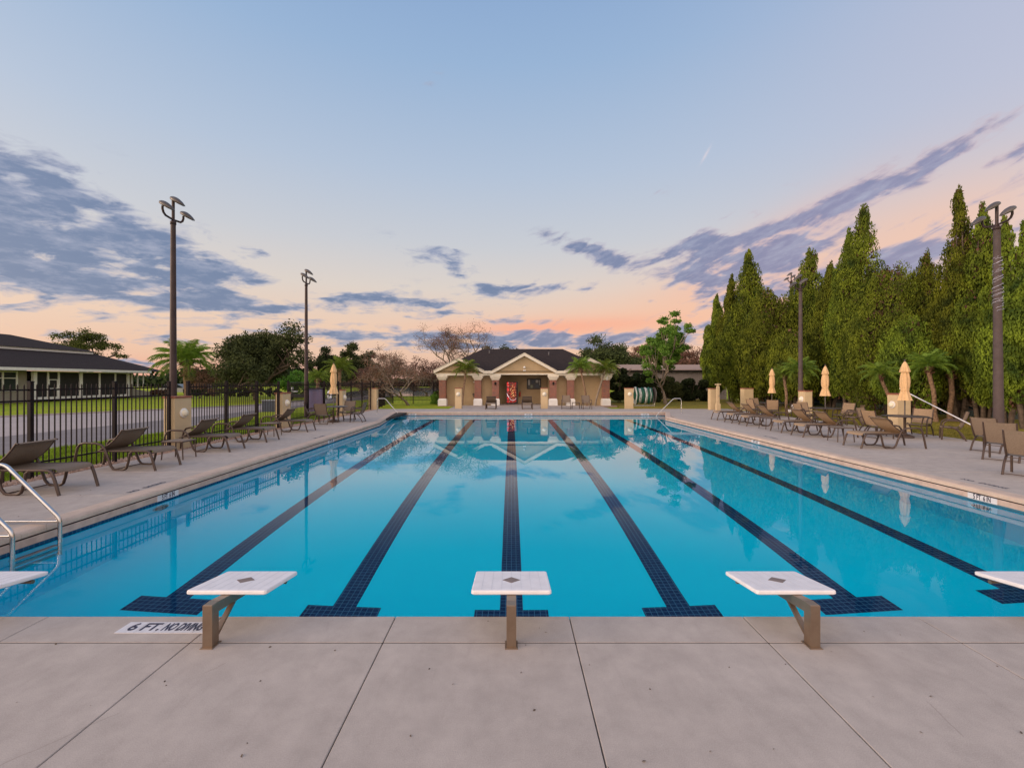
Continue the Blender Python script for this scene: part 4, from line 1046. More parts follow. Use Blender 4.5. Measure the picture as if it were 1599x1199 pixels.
# main hip roof
m = PB(); x0, x1, y0, y1, ze, zr = PX-6.9, PX+6.9, YC-.30, 43.3, 2.64, 4.72; yr = 38.7
m.add([(x0, y0, ze), (x1, y0, ze), (x1, y1, ze), (x0, y1, ze), (PX-3.55, yr, zr), (PX+3.55, yr, zr), (x0, y0, ze-.06), (x1, y0, ze-.06), (x1, y1, ze-.06), (x0, y1, ze-.06)],
      [(0, 1, 5, 4), (1, 2, 5), (2, 3, 4, 5), (3, 0, 4), (9, 8, 7, 6), (0, 6, 7, 1), (1, 7, 8, 2), (2, 8, 9, 3), (3, 9, 6, 0)])
m.build('roof', 'roof_shingle')
for k in range(1, 13):
    t = k/13.0; m_ = PB(); yk = y0+(yr-y0)*t; zk = ze+(zr-ze)*t; xa, xb = x0+(PX-3.55-x0)*t, x1+(PX+3.55-x1)*t
    if k == 1: mc = PB()
    mc.add([(xa, yk, zk+.004), (xb, yk, zk+.004), (xb, yk+.03, zk+.022), (xa, yk+.03, zk+.022), (xb, yk-.002, zk-.01), (xa, yk-.002, zk-.01), (xb, yk+.05, zk+.005), (xa, yk+.05, zk+.005)], [(0, 1, 2, 3), (0, 5, 4, 1), (3, 2, 6, 7)])
mc.build('shingle_course', 'roof_shingle')
m = PB(); m.lathe([(.05, -.1), (.05, .28), (.0, .28)], 10, (PX+2.2, 37.2, 4.1)); m.build('vent_pipe', 'lamp_metal')
m = PB(); m.lathe([(.05, -.1), (.05, .28), (.0, .28)], 10, (PX-2.9, 37.6, 4.25)); m.build('vent_pipe', 'lamp_metal')
m = PB(); m.box(x0-.02, x0+.1, y0, y1, ze-.26, ze-.07); m.box(x1-.1, x1+.02, y0, y1, ze-.26, ze-.07); m.build('side_fascia', 'cream_trim')
# lamps and small fittings on the front
for c in (cx[2], cx[3]):
    m = PB(); m.box(c-.05, c+.05, YC-.33, YC-.251, 1.66, 1.80, .01); m.lathe([(0, -.02), (.05, 0), (.085, .16), (.03, .22), (0, .24)], 8, (c, YC-.36, 1.58)); m.build('wall_lantern', 'fence_black')
m = PB(); m.box(cx[5]-.05, cx[5]+.05, YC-.44, YC-.3, 2.05, 2.1); m.lathe([(0, 0), (.06, .02), (.10, .2), (.05, .3), (0, .32)], 8, (cx[5], YC-.48, 1.92)); m.build('wall_lantern', 'white_trim')
m = PB(); m.box(PX-.10, PX+.12, YC-.36, YC-.305, 2.66, 2.74, .01); m.lathe([(.04, 0), (.10, .02), (.08, .10), (0, .13)], 12, (PX+.0, YC-.40, 2.86)); m.box(PX-.03, PX+.03, YC-.38, YC-.305, 2.90, 3.02); m.build('gable_light', 'white_trim')
m = PB(); m.box(-3.0+.0, -2.72, YC+.305, YC+.318, 1.76, 1.84); m.build('nameplate', 'white_trim')
# drinking fountain on the narrow panel
r = empty('drinking_fountain', (-2.88, 34.0, 0), 'small wall fountain between the left brick columns', 'fountain')
m = MB(); m.box(-.16, .16, .02, .20, .78, .92, .02); m.box(-.10, .10, .06, .20, .62, .779, .02); m.build('basin', 'bronze_frame', r)
m = MB(); m.tube([(0, .12, .92), (0, .10, 1.0), (0, .05, 1.0)], .012, 6); m.build('spout', 'steel', r)
# vending machine
def vend_mat():
    m = bpy.data.materials.new('vending_front'); m.use_nodes = True; MAT['vending_front'] = m
    h = NG(m.node_tree); b = m.node_tree.nodes['Principled BSDF']
    v = h.n('ShaderNodeTexCoord').outputs['Object']; x, y, z = h.sep(v)[0:3]
    vo = h.n('ShaderNodeTexVoronoi'); h.l(v, vo.inputs['Vector']); vo.inputs['Scale'].default_value = 9
    nz = h.noise(v, 4.5, 5, .6, 1.0)
    cxm = h.m('ADD', h.m('POWER', h.m('DIVIDE', h.m('ADD', x, -.06), .26), 2), h.m('POWER', h.m('DIVIDE', h.m('ADD', z, -1.0), .62), 2))
    cen = h.m('SUBTRACT', 1.15, cxm, clamp=True)
    sp = h.m('MULTIPLY', h.m('LESS_THAN', vo.outputs['Distance'], .46), cen)
    c = h.mix(h.m('MULTIPLY', h.m('SUBTRACT', nz, .42), 6, clamp=True), (.42, .010, .01, 1), (.035, .004, .004, 1))
    c = h.mix(h.m('MULTIPLY', sp, 1.0, clamp=True), c, (.85, .42, .14, 1))
    c = h.mix(h.m('MULTIPLY', h.m('LESS_THAN', vo.outputs['Distance'], .16), .8), c, (.8, .75, .6, 1))
    sw = h.m('LESS_THAN', h.m('ABSOLUTE', h.m('SUBTRACT', z, h.m('ADD', .30, h.m('MULTIPLY', h.m('POWER', h.m('ADD', x, -.05), 2), 2.4)))), .03)
    c = h.mix(sw, c, (.7, .55, .6, 1))
    h.l(c, b.inputs['Base Color']); b.inputs['Roughness'].default_value = .25
    le = h.m('ADD', .34, h.m('MULTIPLY', h.m('LESS_THAN', x, -.27), 1.6))
    h.l(c, b.inputs['Emission Color']); h.l(le, b.inputs['Emission Strength'])
vend_mat()
r = empty('vending_machine', P(799.8, 35.5, 0), 'lit red drinks machine in the pavilion porch', 'vending machine')
m = MB(); m.box(-.50, .46, 0, .70, .03, 1.82, .03); m.build('cabinet', 'board_dark', r)
m = MB(); m.box(-.43, .33, -.03, -.001, .12, 1.78, .008); m.build('front_panel', 'vending_front', r)
m = MB(); m.box(.345, .44, -.02, -.001, .9, 1.5, .005); m.build('selection_panel', 'porch_screen', r)
# noticeboard, extinguisher
x0, x1 = P(822.7, 36.15)[0], P(844.8, 36.15)[0]
r = empty('noticeboard', ((x0+x1)/2, 36.195, 1.64), 'dark framed noticeboard on the porch back wall', 'noticeboard'); w = (x1-x0)/2
m = MB(); m.box(-w, w, -.05, -.001, -.44, .44, .01); m.build('frame', 'fence_black', r)
m = MB(); m.box(-w+.05, w-.05, -.056, -.051, -.39, .39); m.build('glass', 'board_dark', r)
for a, b, c, d_, mt in ((-.48, -.34, -.1, .34, 'paper_pale'), (-.28, -.10, -.34, -.10, 'paper_green'), (-.20, .05, .02, .30, 'cabinet_blue'), (.15, .36, .10, .32, 'paper_pale'), (.12, .40, -.30, 0, 'cabinet_blue'), (.44, .50, -.1, .3, 'paper_pale')):
    m = MB(); m.box(a, b, -.061, -.0565, c, d_); m.build('notice', mt, r)
r = empty('fire_extinguisher', P(811.8, 36.1, .8), 'small red extinguisher on the porch wall beside the drinks machine', 'extinguisher')
m = MB(); m.lathe([(0, -.22), (.07, -.21), (.075, .10), (.03, .17), (.02, .22), (0, .22)], 14, (0, 0, 0)); m.build('cylinder', 'extinguisher_red', r)
m = MB(); m.box(-.02, .08, -.02, .02, .22, .25, .004); m.build('handle', 'fence_black', r)

# lane rope reel with green and white floats
r = empty('lane_rope_reel', P(1004, 33.5, -.04), 'storage reel wound with green and white lane ropes on the grass', 'reel')
m = MB()
for s in (-1, 1): m.tube([(s*.78, -.35, 0), (s*.78, .35, 0)], .03, 8); m.tube([(s*.78, 0, 0), (s*.78, 0, .8)], .03, 8)
m.tube([(-.78, -.3, .04), (.78, -.3, .04)], .03, 8); m.tube([(.80, -.3, .04), (.83, -.28, .7)], .02, 8); m.build('stand', 'steel', r)
for i in range(14):
    x = -.60+.092*i+rnd.uniform(-.01, .01); w = i in (0, 3, 4, 8, 9, 12); m = MB(); R0 = rnd.uniform(.40, .56)
    m.tube([(x+.02*math.sin(t*.5), R0*.75*math.cos(R(t)), .80+(R0+.08)*math.sin(R(t))) for t in range(0, 361, 15)], .050 if not w else .048, 8); m.build('lane_rope', 'lane_white' if w else 'lane_green', r)
m = MB(); m.tube([(-.68, 0, .80), (.68, 0, .80)], .30, 16); m.build('drum', 'lane_green', r)
m = MB(); m.tube([(.80, 0, .82), (.86, 0, .82)], .62, 24); m.build('end_disc', 'lamp_metal', r)

# ================================================================== CLUBHOUSE beyond the road
cb = empty('clubhouse', (-45, 40, 0), 'long low clubhouse with dark two-tier roof and a screened porch, beyond the road', 'building')
def CBl(m, n, mt, par=None): m.v = [(a+45, b-40, c) for a, b, c in m.v]; return m.build(n, mt, par or cb)
m = MB(); m.box(-62, -45.4, 18, 40.8, -.1, 2.9); m.box(-62, -48.6, 40.8, 56, -.1, 2.9); CBl(m, 'wall', 'siding')
xe = -44.0
m = MB(); m.add([(xe, 16, 3.12), (xe, 53.2, 3.12), (-51, 53.2, 5.22), (-51, 16, 5.22), (-51, 58, 3.12), (xe, 16, 3.06), (xe, 53.2, 3.06), (-51, 58, 3.06), (-51, 16, 3.06), (-46, 58, 3.12), (-46, 58, 3.06)],
    [(0, 1, 2, 3), (1, 9, 2), (9, 4, 2), (5, 8, 7, 10, 6), (0, 5, 6, 1), (1, 6, 10, 9)]); CBl(m, 'lower_roof', 'roof_shingle')
m = MB(); m.box(xe-.02, xe+.04, 16, 53.2, 2.84, 3.10); m.box(-50, xe-.025, 53.2, 53.26, 2.84, 3.10); CBl(m, 'fascia', 'white_trim')
m = MB(); m.box(-51.2, -50.5, 16, 52.6, 5.10, 5.36); CBl(m, 'upper_fascia', 'white_trim')
m = MB(); m.add([(-50.3, 16, 5.37), (-50.3, 53, 5.37), (-57, 49.5, 7.15), (-57, 16, 7.15), (-63, 53, 5.37), (-63, 16, 5.37)], [(0, 1, 2, 3), (1, 4, 2), (4, 5, 3, 2), (0, 3, 5), (0, 5, 4, 1)]); CBl(m, 'upper_roof', 'roof_shingle')
m = MB(); m.box(-62, -51.3, 17, 52.4, 4.6, 5.36); CBl(m, 'upper_wall', 'siding')
# ribbon window
for y0, y1 in ((30.5, 35.4), (36.6, 39.9)):
    m = MB(); m.box(-45.42, -45.34, y0, y1, 1.0, 2.72); w_ = CBl(m, 'window', 'window_glass')
    m = MB(); n = 3
    for k in range(n+1): yy = y0+(y1-y0)*k/n; m.box(-45.345, -45.28, yy-.06, yy+.06, .94, 2.78)
    m.box(-45.339, -45.29, y0, y1, .94, 1.04); m.box(-45.338, -45.29, y0, y1, 2.68, 2.78); m.box(-45.337, -45.292, y0, y1, 2.1, 2.18)
    m.v = [(a+45, b-40, c) for a, b, c in m.v]; m.build('frame', 'white_trim', w_)
# porch: screened bays between white posts
m = MB(); m.box(-48.5, -45.3, 41.0, 51.6, .05, .12); m.box(-48.5, -48.4, 41.0, 51.6, .121, 2.9); CBl(m, 'porch_interior', 'siding')
py = [41.2, 42.4, 43.4, 45.6, 47.7, 49.6, 51.2]
m = MB()
for a, b in zip(py, py[1:]): m.box(-45.16, -45.14, a+.1, b-.1, .36, 2.72)
CBl(m, 'screen_panel', 'porch_screen')
for y in py:
    big = y in (41.2, 45.6, 51.2); w = .15 if big else .07
    m = MB(); m.box(-45.2-w*.5, -45.1+w*.5, y-w, y+w, .0, 2.84); CBl(m, 'porch_post', 'white_trim')
m = MB(); m.box(-45.22, -45.08, 41.36, 51.04, .1, .34); m.box(-45.22, -45.08, 41.36, 51.04, 2.74, 2.839); CBl(m, 'porch_rail', 'white_trim')
m = MB(); m.box(-45.20, -45.12, 42.48, 42.56, .36, 2.05); m.box(-45.20, -45.12, 43.24, 43.32, .36, 2.05); m.box(-45.20, -45.12, 42.561, 43.239, 1.97, 2.05); m.box(-45.20, -45.12, 42.561, 43.239, 1.1, 1.18); CBl(m, 'porch_door', 'white_trim')
m = MB()
for y in (45.9, 48.2):
    for k in range(5):
        a = R(72*k); m.add([(-46.8, y, 2.5), (-46.8+.6*math.cos(a-.12), y+.6*math.sin(a-.12), 2.48), (-46.8+.6*math.cos(a+.12), y+.6*math.sin(a+.12), 2.52)], [(0, 1, 2)])
CBl(m, 'ceiling_fan', 'cream_trim')
m = MB(); m.prism([(51.7, -.1), (54.2, -.1), (54.2, .55), (51.7, 1.0)], -46.5, -45.0, 'x'); CBl(m, 'low_wall', 'siding')
m = MB()
for y in (51.8, 52.6, 53.4): m.box(-45.2, -45.1, y-.05, y+.05, 1.0, 2.84)
CBl(m, 'end_post', 'white_trim')

# ================================================================== BEHIND: metal-roofed building, cabinet, cart, car
sh = empty('metal_building', (12, 46, 0), 'long low metal building with a pale roof behind the hedges', 'building')
m = MB(); 
x0, x1 = P(975, 46)[0], P(1135, 46)[0]
n = 60
for i in range(n):
    a = x0+(x1-x0)*i/n; b = x0+(x1-x0)*(i+1)/n; m.box(a-12, b-12-.04, 0, .3, -.1, 2.9); m.box(b-12-.04, b-12, .05, .3, -.1, 2.9)
m.build('wall', 'metal_wall', sh)
m = MB(); m.box(x0-12.3, x1-11.7, -.4, .4, 2.9, 3.05); m.build('gutter', 'porch_screen', sh)
m = MB(); m.prism([(-.45, 3.05), (3, 3.72), (3, 3.62), (-.45, 3.051-.04)], x0-12.3, x1-11.7, 'x'); m.build('roof', 'metal_roof', sh)
x, y = P(423, 27.6)[0:2]; r = empty('utility_cabinet', (x, y, -.08), 'blue and grey utility cabinet on the grass behind the fence', 'cabinet')
m = MB(); m.box(-.40, .42, -.3, .3, 0, .72, .015); m.build('body', 'cabinet_blue', r)
m = MB(); m.box(-.44, .46, -.34, .34, .721, .76, .008); m.build('lid', 'cabinet_pale', r)
m = MB(); m.box(-.42, -.401, -.3, .3, 0.02, .70, .004); m.build('side_panel', 'cabinet_pale', r)
def cart(x, y, rz, label):
    r = empty('golf_cart', (x, y, -.08), label, 'golf cart', None, rz)
    m = MB(); m.prism([(-1.15, .35), (-1.15, .75), (-.75, .85), (-.2, .62), (.35, .6), (.55, .85), (1.05, .75), (1.2, .5), (1.15, .32)], -.55, .55, 'y'); m.build('body', 'car_dark', r)
    m = MB(); m.box(-.55, -.1, -.5, .5, .86, .96, .03); m.box(-.62, -.50, -.5, .5, .97, 1.35, .03); m.build('seat', 'ring_white', r)
    m = MB(); m.box(-.95, .75, -.58, .58, 1.78, 1.84, .02); m.build('canopy', 'car_dark', r)
    for sx, sx2 in ((-.85, -.8), (.85, .6)):
        for s in (-1, 1): m = MB(); m.tube([(sx, s*.5, .8), (sx2, s*.52, 1.78)], .02, 6); m.build('strut', 'lamp_metal', r)
    for sx in (-.8, .8):
        for s in (-1, 1): m = MB(); m.tube([(sx, s*.45, .23), (sx, s*.62, .23)], .23, 16); m.build('wheel', 'tyre', r)
    return r
x, y = P(466.5, 44)[0:2]; cart(x, y, R(20), 'dark golf cart parked beyond the road behind the fence')
def car(x, y, rz, label, mt):
    r = empty('parked_car', (x, y, -.08), label, 'car', 'parked cars', rz)
    m = MB(); m.prism([(-2.2, .35), (-2.25, .8), (-2.0, .95), (1.1, .95), (2.1, .82), (2.25, .6), (2.2, .35)], -.88, .88, 'y'); m.build('body', mt, r)
    m = MB(); m.prism([(-1.9, .951), (-1.5, 1.42), (.3, 1.45), (1.05, .951)], -.78, .78, 'y'); m.build('cabin', 'window_glass', r)
    m = MB(); m.prism([(-1.5, 1.425), (-1.4, 1.48), (.2, 1.51), (.3, 1.455)], -.74, .74, 'y'); m.build('roof', mt, r)
    for sx in (-1.35, 1.35):
        for s in (-1, 1): m = MB(); m.tube([(sx, s*.70, .33), (sx, s*.90, .33)], .33, 18); w = m.build('wheel', 'tyre', r); m = MB(); m.tube([(sx, s*.90, .33), (sx, s*.91, .33)], .2, 14); m.build('rim', 'steel', w)
    return r
x, y = P(279, 64)[0:2]; car(x, y, R(10), 'pale car parked far off behind the near floodlight pole', 'car_white')
x, y = P(318, 62)[0:2]; car(x, y, R(5), 'dark car parked far off beside the date palm', 'car_dark')

# ================================================================== WINDSCREEN FENCE behind the cypresses
pf = [(27.6, 12), (26.3, 18.5), (25.2, 25), (24.6, 31.5), (24.2, 38), (24.0, 44)]
r = empty('screen_fence', (pf[0][0], pf[0][1], 0), 'dark teal screened court fence behind the cypress row', 'fence'); o = Vector((pf[0][0], pf[0][1], 0))
for a, b in zip(pf, pf[1:]):
    m = MB(); m.quad((a[0]-o.x, a[1]-o.y, .2), (b[0]-o.x, b[1]-o.y, .2), (b[0]-o.x, b[1]-o.y, 2.3), (a[0]-o.x, a[1]-o.y, 2.3)); m.quad((a[0]-o.x+.01, a[1]-o.y, .2), (b[0]-o.x+.01, b[1]-o.y, .2), (b[0]-o.x+.01, b[1]-o.y, 2.3), (a[0]-o.x+.01, a[1]-o.y, 2.3)); m.build('screen', 'screen_teal', r)
    for t in (0, .33, .66):
        m = MB(); px_, py_ = a[0]+(b[0]-a[0])*t-o.x-.05, a[1]+(b[1]-a[1])*t-o.y; m.tube([(px_, py_, -.1), (px_, py_, 3.0)], .035, 8); m.build('post', 'lamp_metal', r)
m = MB()
for a, b in zip(pf, pf[1:]): m.prism([(a[0]-.35, a[1]), (b[0]-.35, b[1]), (b[0]-.1, b[1]), (a[0]-.1, a[1])], -.14, .26, 'z')
m.v = [(a-o.x, b-o.y, c) for a, b, c in m.v]; m.build('kerb', 'curb_teal', r)
# ================================================================== VEGETATION
def leafquads(C, size, rg, up=0.0, aspect=1.0, outward=None, tri=False):
    """one small quad per centre, random tilt; up pulls the long axis upright"""
    n = len(C); a = rg.normal(size=(n, 3)); a[:, 2] += up*2.2; a /= np.linalg.norm(a, axis=1, keepdims=True)
    b = rg.normal(size=(n, 3))
    if outward is not None: b = np.cross(a, outward+rg.normal(size=(n, 3))*.45)
    else: b = np.cross(a, b)
    b /= np.linalg.norm(b, axis=1, keepdims=True)+1e-9
    s = size*rg.uniform(.6, 1.4, (n, 1)); a = a*s*aspect; b = b*s
    if tri:
        V = np.stack([C-b*.5-a*.4, C+b*.5-a*.4, C+a*.8], 1); return V.reshape(-1, 3), np.arange(3*n).reshape(n, 3)
    V = np.stack([C-a, C+b*.55, C+a, C-b*.55], 1)
    return V.reshape(-1, 3), np.arange(4*n).reshape(n, 4)
def lobes_points(lobes, per, rg, shell=.55):
    """points in ellipsoid shells; lobes rows: x y z rx ry rz"""
    pts = []; outs = []
    vol = np.array([l[3]*l[4]+l[4]*l[5]+l[3]*l[5] for l in lobes]); cnt = np.maximum(6, (per*len(lobes)*vol/vol.sum())).astype(int)
    for l, c in zip(lobes, cnt):
        u = rg.normal(size=(c, 3)); u /= np.linalg.norm(u, axis=1, keepdims=True)
        rr = shell+(1.08-shell)*rg.uniform(0, 1, (c, 1))**.6
        pts.append(np.array(l[:3])+u*rr*np.array(l[3:6])); outs.append(u)
    return np.concatenate(pts), np.concatenate(outs)
def cypress(px, py_top, Yd, wpx, label, seed, peak=1.0, n=15000, twin=0, x_off=0):
    rg = np.random.default_rng(seed); x = P(px, Yd)[0]; top = EYE+(595-py_top)*Yd/F; w = wpx*Yd/F/2
    r = empty('cypress_tree', (x, Yd, -.08), label, 'tree', 'tall cypresses along the right side'); h = top+.08
    m = MB()
    for k in range(5):
        a = R(72*k+seed*40); m.tube([(.16*math.cos(a), .16*math.sin(a), 0), (.3*math.cos(a), .3*math.sin(a), 1.2), (.4*math.cos(a), .4*math.sin(a), h*.25), (.25*math.cos(a), .25*math.sin(a), h*.6), (.1*math.cos(a), .1*math.sin(a), h*.93)], [.10, .085, .07, .045, .012], 8)
    m.build('trunk', 'bark', r)
    zlo = rg.uniform(1.3, 2.1); lobes = []
    spires = [(0, 0, h, w)]
    for k in range(5 if peak < 1 else 4):
        a = rg.uniform(0, 6.28); d_ = w*rg.uniform(.40, .65); spires.append((d_*math.cos(a), d_*math.sin(a), h*rg.uniform(.45, .76), w*rg.uniform(.36, .52)))
    for (sx, sy, sh, sw) in spires:
        nl = 44 if sx == 0 else 20
        for i in range(nl):
            t = (i+rg.uniform(0, 1))/nl; z = zlo+(sh-zlo-.3)*t**.92
            prof = (min(1, (t+.05)/.2))**.5*(1-t)**(.88 if peak >= 1 else .52)*1.12+.02
            a = rg.uniform(0, 6.28); rad = sw*prof*rg.uniform(.45, .92); ls = max(.14, sw*(.32*prof+.10)*rg.uniform(.75, 1.35))
            lobes.append((sx+rad*math.cos(a), sy+rad*math.sin(a), z, ls, ls, ls*rg.uniform(1.6, 2.8)))
    for z_ in (h-.15, h-.5, h-.9, h-1.3): lobes.append((rg.normal()*.03, rg.normal()*.03, z_, .10+.10*(h-z_), .10+.10*(h-z_), .38))
    C, O = lobes_points(lobes, n/len(lobes), rg, .62)
    V, Fq = leafquads(C, .052*max(.85, Yd/28), rg, up=1.6, aspect=1.5, outward=O)
    npmesh('crown', V, Fq, 'leaf_cypress', r)
    m = MB()
    for k in range(40):
        a = rg.uniform(0, 6.28); z = rg.uniform(.5, 2.6); q = w*rg.uniform(.35, .9); m.tube([(.2*math.cos(a), .2*math.sin(a), z), (q*.6*math.cos(a), q*.6*math.sin(a), z+.1), (q*math.cos(a), q*math.sin(a), z+rg.uniform(.0, .5))], .014, 4, cap=False, r2=.004)
    m.build('dead_branches', 'bark', r)
    # a few brown inner twigs
    C2 = C[rg.choice(len(C), n//12)]*np.array([.6, .6, 1]); V, Fq = leafquads(C2, .11, rg, up=.6); npmesh('inner_twigs', V, Fq, 'leaf_brown', r)
    return r
cyl = [(1119, 462, 43, 44, 'first cypress at the far left end of the row, small pointed top', 1), (1142, 431, 40, 50, 'narrow second cypress from the left end of the row', 1),
       (1169.5, 393, 38, 84, 'tall smooth cone cypress near the left end of the row', 1), (1203, 461, 34, 92, 'broad low round-topped cypress before the tall cone', .5),
       (1264, 390, 33, 92, 'pointed cypress directly right of the two distant light heads', 1), (1298, 412, 30, 72, 'cypress shoulder left of the tallest pair', 1),
       (1325, 361, 28, 70, 'thin-topped cypress leaning close to the tallest middle one', 1), (1348, 325, 26.5, 100, 'tallest cypress in the middle of the row', 1),
       (1390, 424, 24.5, 108, 'round-topped dense cypress right of the tallest middle one', .5), (1447, 394, 23.5, 96, 'cypress with loose pointed top between the round one and the high spire', 1),
       (1498, 296, 21.5, 92, 'highest narrow spire cypress at the right', 1), (1534, 322, 20.5, 84, 'cypress directly left of the near right pole', 1),
       (1571, 344, 19.5, 84, 'cypress directly right of the near right pole', 1), (1606, 336, 17.5, 96, 'dense cypress cut by the right edge of the picture', 1),
       (1640, 320, 15.5, 110, 'cypress just beyond the right edge of the picture', 1), (1240, 520, 30, 66, 'low cypress filling the gap behind the second right pole', .5), (1420, 500, 22.5, 80, 'low cypress in front of the loose pointed one', .5)]
for i, (px, pt, Yd, w, lb, pk_) in enumerate(cyl):
    if px == 1640: continue
    cypress(px, pt, Yd, w*.95, lb, 20+i, pk_, n=int(60000*min(1.0, .5+w/200)))

def limbs(m, base, h, spread, rg, lev=3, r0=.2, tips=None, bend=.35):
    """recursive limbs; collects tip points"""
    def grow(p, d, L, r, k):
        pts = [p]; q = Vector(p); dd = Vector(d)
        for i in range(3):
            dd = (dd+Vector(rg.normal(0, .16, 3))).normalized(); q = q+dd*L/3; pts.append(q.copy())
        m.tube(pts, r, 6, cap=False, r2=r*.55)
        if k == 0:
            tips.append(q.copy()); return
        for j in range(3 if k > 1 else 4):
            a = rg.uniform(0, 6.28); s = Vector((math.cos(a), math.sin(a), rg.uniform(-.1, .9)*1.0)).normalized()
            nd = (dd*(1-spread)+s*spread).normalized(); st = pts[2] if j % 2 else pts[3]
            grow(st, nd, L*rg.uniform(.6, .85), r*.55, k-1)
    grow(Vector(base), Vector((0, 0, 1)), h*.36, r0, lev)
def broad(px, py_top, Yd, wpx, base_py, label, mt, seed, name='oak_tree', n=9000, leaf=.16, bare=False, bark='bark', group='broadleaf trees beyond the fence', clump=.12, low=.25, fill=0, flat=1.0, lob=1.0):
    rg = np.random.default_rng(seed); x = P(px, Yd)[0]; top = EYE+(595-py_top)*Yd/F; w = wpx*Yd/F/2
    r = empty(name, (x, Yd, -.1), label, 'tree', group); h = top+.1
    tips = []; m = MB(); limbs(m, (0, 0, 0), h, .62, rg, 4 if bare else 3, .028*h, tips)
    T = np.array([tuple(t) for t in tips]); 
    # fit the tips to the crown box
    c0 = T.mean(0); sc = np.array([w/np.abs(T[:, 0]-c0[0]).max(), w/np.abs(T[:, 1]-c0[1]).max(), 1.0])
    zmin, zmax = T[:, 2].min(), T[:, 2].max(); f = (h*.97-h*low)/(zmax-zmin)
    def fit(p):
        k = min(1, max(0, p[2]/(h*.3)))
        return (p[0]*(1+(sc[0]-1)*k), p[1]*(1+(sc[1]-1)*k), p[2] if p[2] < 0.05 else (h*low+(p[2]-zmin)*f if p[2] > zmin else p[2]*(h*low)/zmin))
    m.v = [fit(v) for v in m.v]
    T = np.array([fit(t) for t in T]); 
    if bare:
        for t in T:
            for j in range(5): d = rg.normal(0, 1, 3)*np.array([1, 1, .7]); d /= np.linalg.norm(d); m.tube([t, t+d*w*.10, t+d*w*.2+np.array([0, 0, .05])], .010, 3, cap=False)
    m.build('trunk', bark, r)
    lobes = [(t[0], t[1], t[2], w*clump*rg.uniform(.8, 1.6), w*clump*rg.uniform(.8, 1.6), w*clump*rg.uniform(.6, 1.1)*flat) for t in T]
    if fill:
        nf = int(34*fill); zc = h*(low+1)/2; hz = h*(1-low)/2; sd_ = rg.uniform(0, 6.28, 3)
        for k in range(nf):
            u = rg.normal(size=3); u /= np.linalg.norm(u); az_ = math.atan2(u[1], u[0])
            irr = .80+.12*math.sin(3*az_+sd_[0])+.10*math.sin(5*az_+sd_[1]+4*u[2]); q = rg.uniform(.45, 1)**.5*irr*.84
            s_ = w*rg.uniform(.13, .26)*lob
            lobes.append((u[0]*w*q, u[1]*w*q, zc+u[2]*hz*q*.95, s_, s_, s_*.75*flat))
    C, O = lobes_points(lobes, n/len(lobes), rg, .1)
    C = C+rg.normal(0, .05*w, C.shape)*rg.uniform(0, 1, (len(C), 1))**1.5
    V, Fq = leafquads(C, leaf, rg, up=0); npmesh('crown', V, Fq, mt, r)
    return r
broad(398, 511, 46, 124, 618, 'large dark round oak behind the left fence', 'leaf_oak', 3, fill=2.6, n=42000, leaf=.11, clump=.20, low=.16)
broad(566, 540, 56, 66, 612, 'dark oak with an uneven top behind the left umbrella', 'leaf_oak', 4, fill=1.6, n=20000, leaf=.12, clump=.18, low=.2)
broad(516, 545, 60, 60, 612, 'dark tree behind the small green palm on the left', 'leaf_dark', 5, fill=1.6, n=15000, leaf=.12, clump=.18, low=.2)
broad(452, 580, 52, 56, 612, 'low green shrub tree left of the second left pole', 'leaf_bright', 6, fill=1.5, n=5000, leaf=.12, clump=.22, low=.12, name='shrub_tree')
broad(135, 511, 74, 100, 600, 'open feathery pine rising behind the clubhouse roof', 'leaf_pine', 7, fill=1.0, flat=.6, n=11000, leaf=.15, clump=.14, low=.42, name='pine_tree')
broad(638, 545, 34.5, 118, 632, 'bare reddish tree standing on the lawn left of the pavilion', 'leaf_brown', 8, n=7000, leaf=.045, bare=True, bark='bark_pale', clump=.14, low=.3, name='bare_tree', group='bare winter trees')
broad(702, 504, 47, 150, 620, 'tall bare brown tree rising behind the left pavilion gable', 'leaf_brown', 19, n=11000, leaf=.05, bare=True, bark='bark_pale', clump=.13, low=.25, name='bare_tree', group='bare winter trees')
broad(612, 552, 52, 90, 620, 'bare reddish tree farther back beside the dark oak', 'leaf_brown', 10, n=8000, leaf=.07, bare=True, bark='bark_pale', clump=.14, low=.2, name='bare_tree', group='bare winter trees')
broad(665, 560, 58, 90, 620, 'low bare tree far behind the pavilion gable', 'leaf_brown', 17, n=7000, leaf=.08, bare=True, bark='bark_pale', clump=.14, low=.15, name='bare_tree', group='bare winter trees')
broad(800, 541, 75, 60, 610, 'tree top just showing above the pavilion ridge', 'leaf_oak', 11, fill=1, n=4000, leaf=.16, clump=.2, low=.4)
broad(950, 527, 60, 100, 612, 'dark wide oak behind the right pavilion palms', 'leaf_oak', 12, fill=2, n=26000, leaf=.13, clump=.19, low=.2)
broad(1000, 531, 66, 60, 612, 'brownish tree between the dark oak and the bright tree', 'leaf_brown', 13, fill=1.5, n=7000, leaf=.12, clump=.2, low=.25, name='autumn_tree')
broad(1072, 530, 62, 70, 612, 'brownish tree behind the bright tree, by the cypresses', 'leaf_brown', 14, fill=1.5, n=8000, leaf=.12, clump=.2, low=.25, name='autumn_tree')
broad(1040, 493, 36, 76, 629, 'bright green layered tree right of the pavilion', 'leaf_bright', 15, fill=2.6, flat=.8, lob=.75, n=26000, leaf=.08, clump=.13, low=.27, bark='bark_pale', name='green_tree')
broad(312, 572, 50, 40, 615, 'rusty shrub beside the date palm', 'leaf_brown', 16, fill=1.2, n=4000, leaf=.08, clump=.25, low=.12, name='shrub_tree')
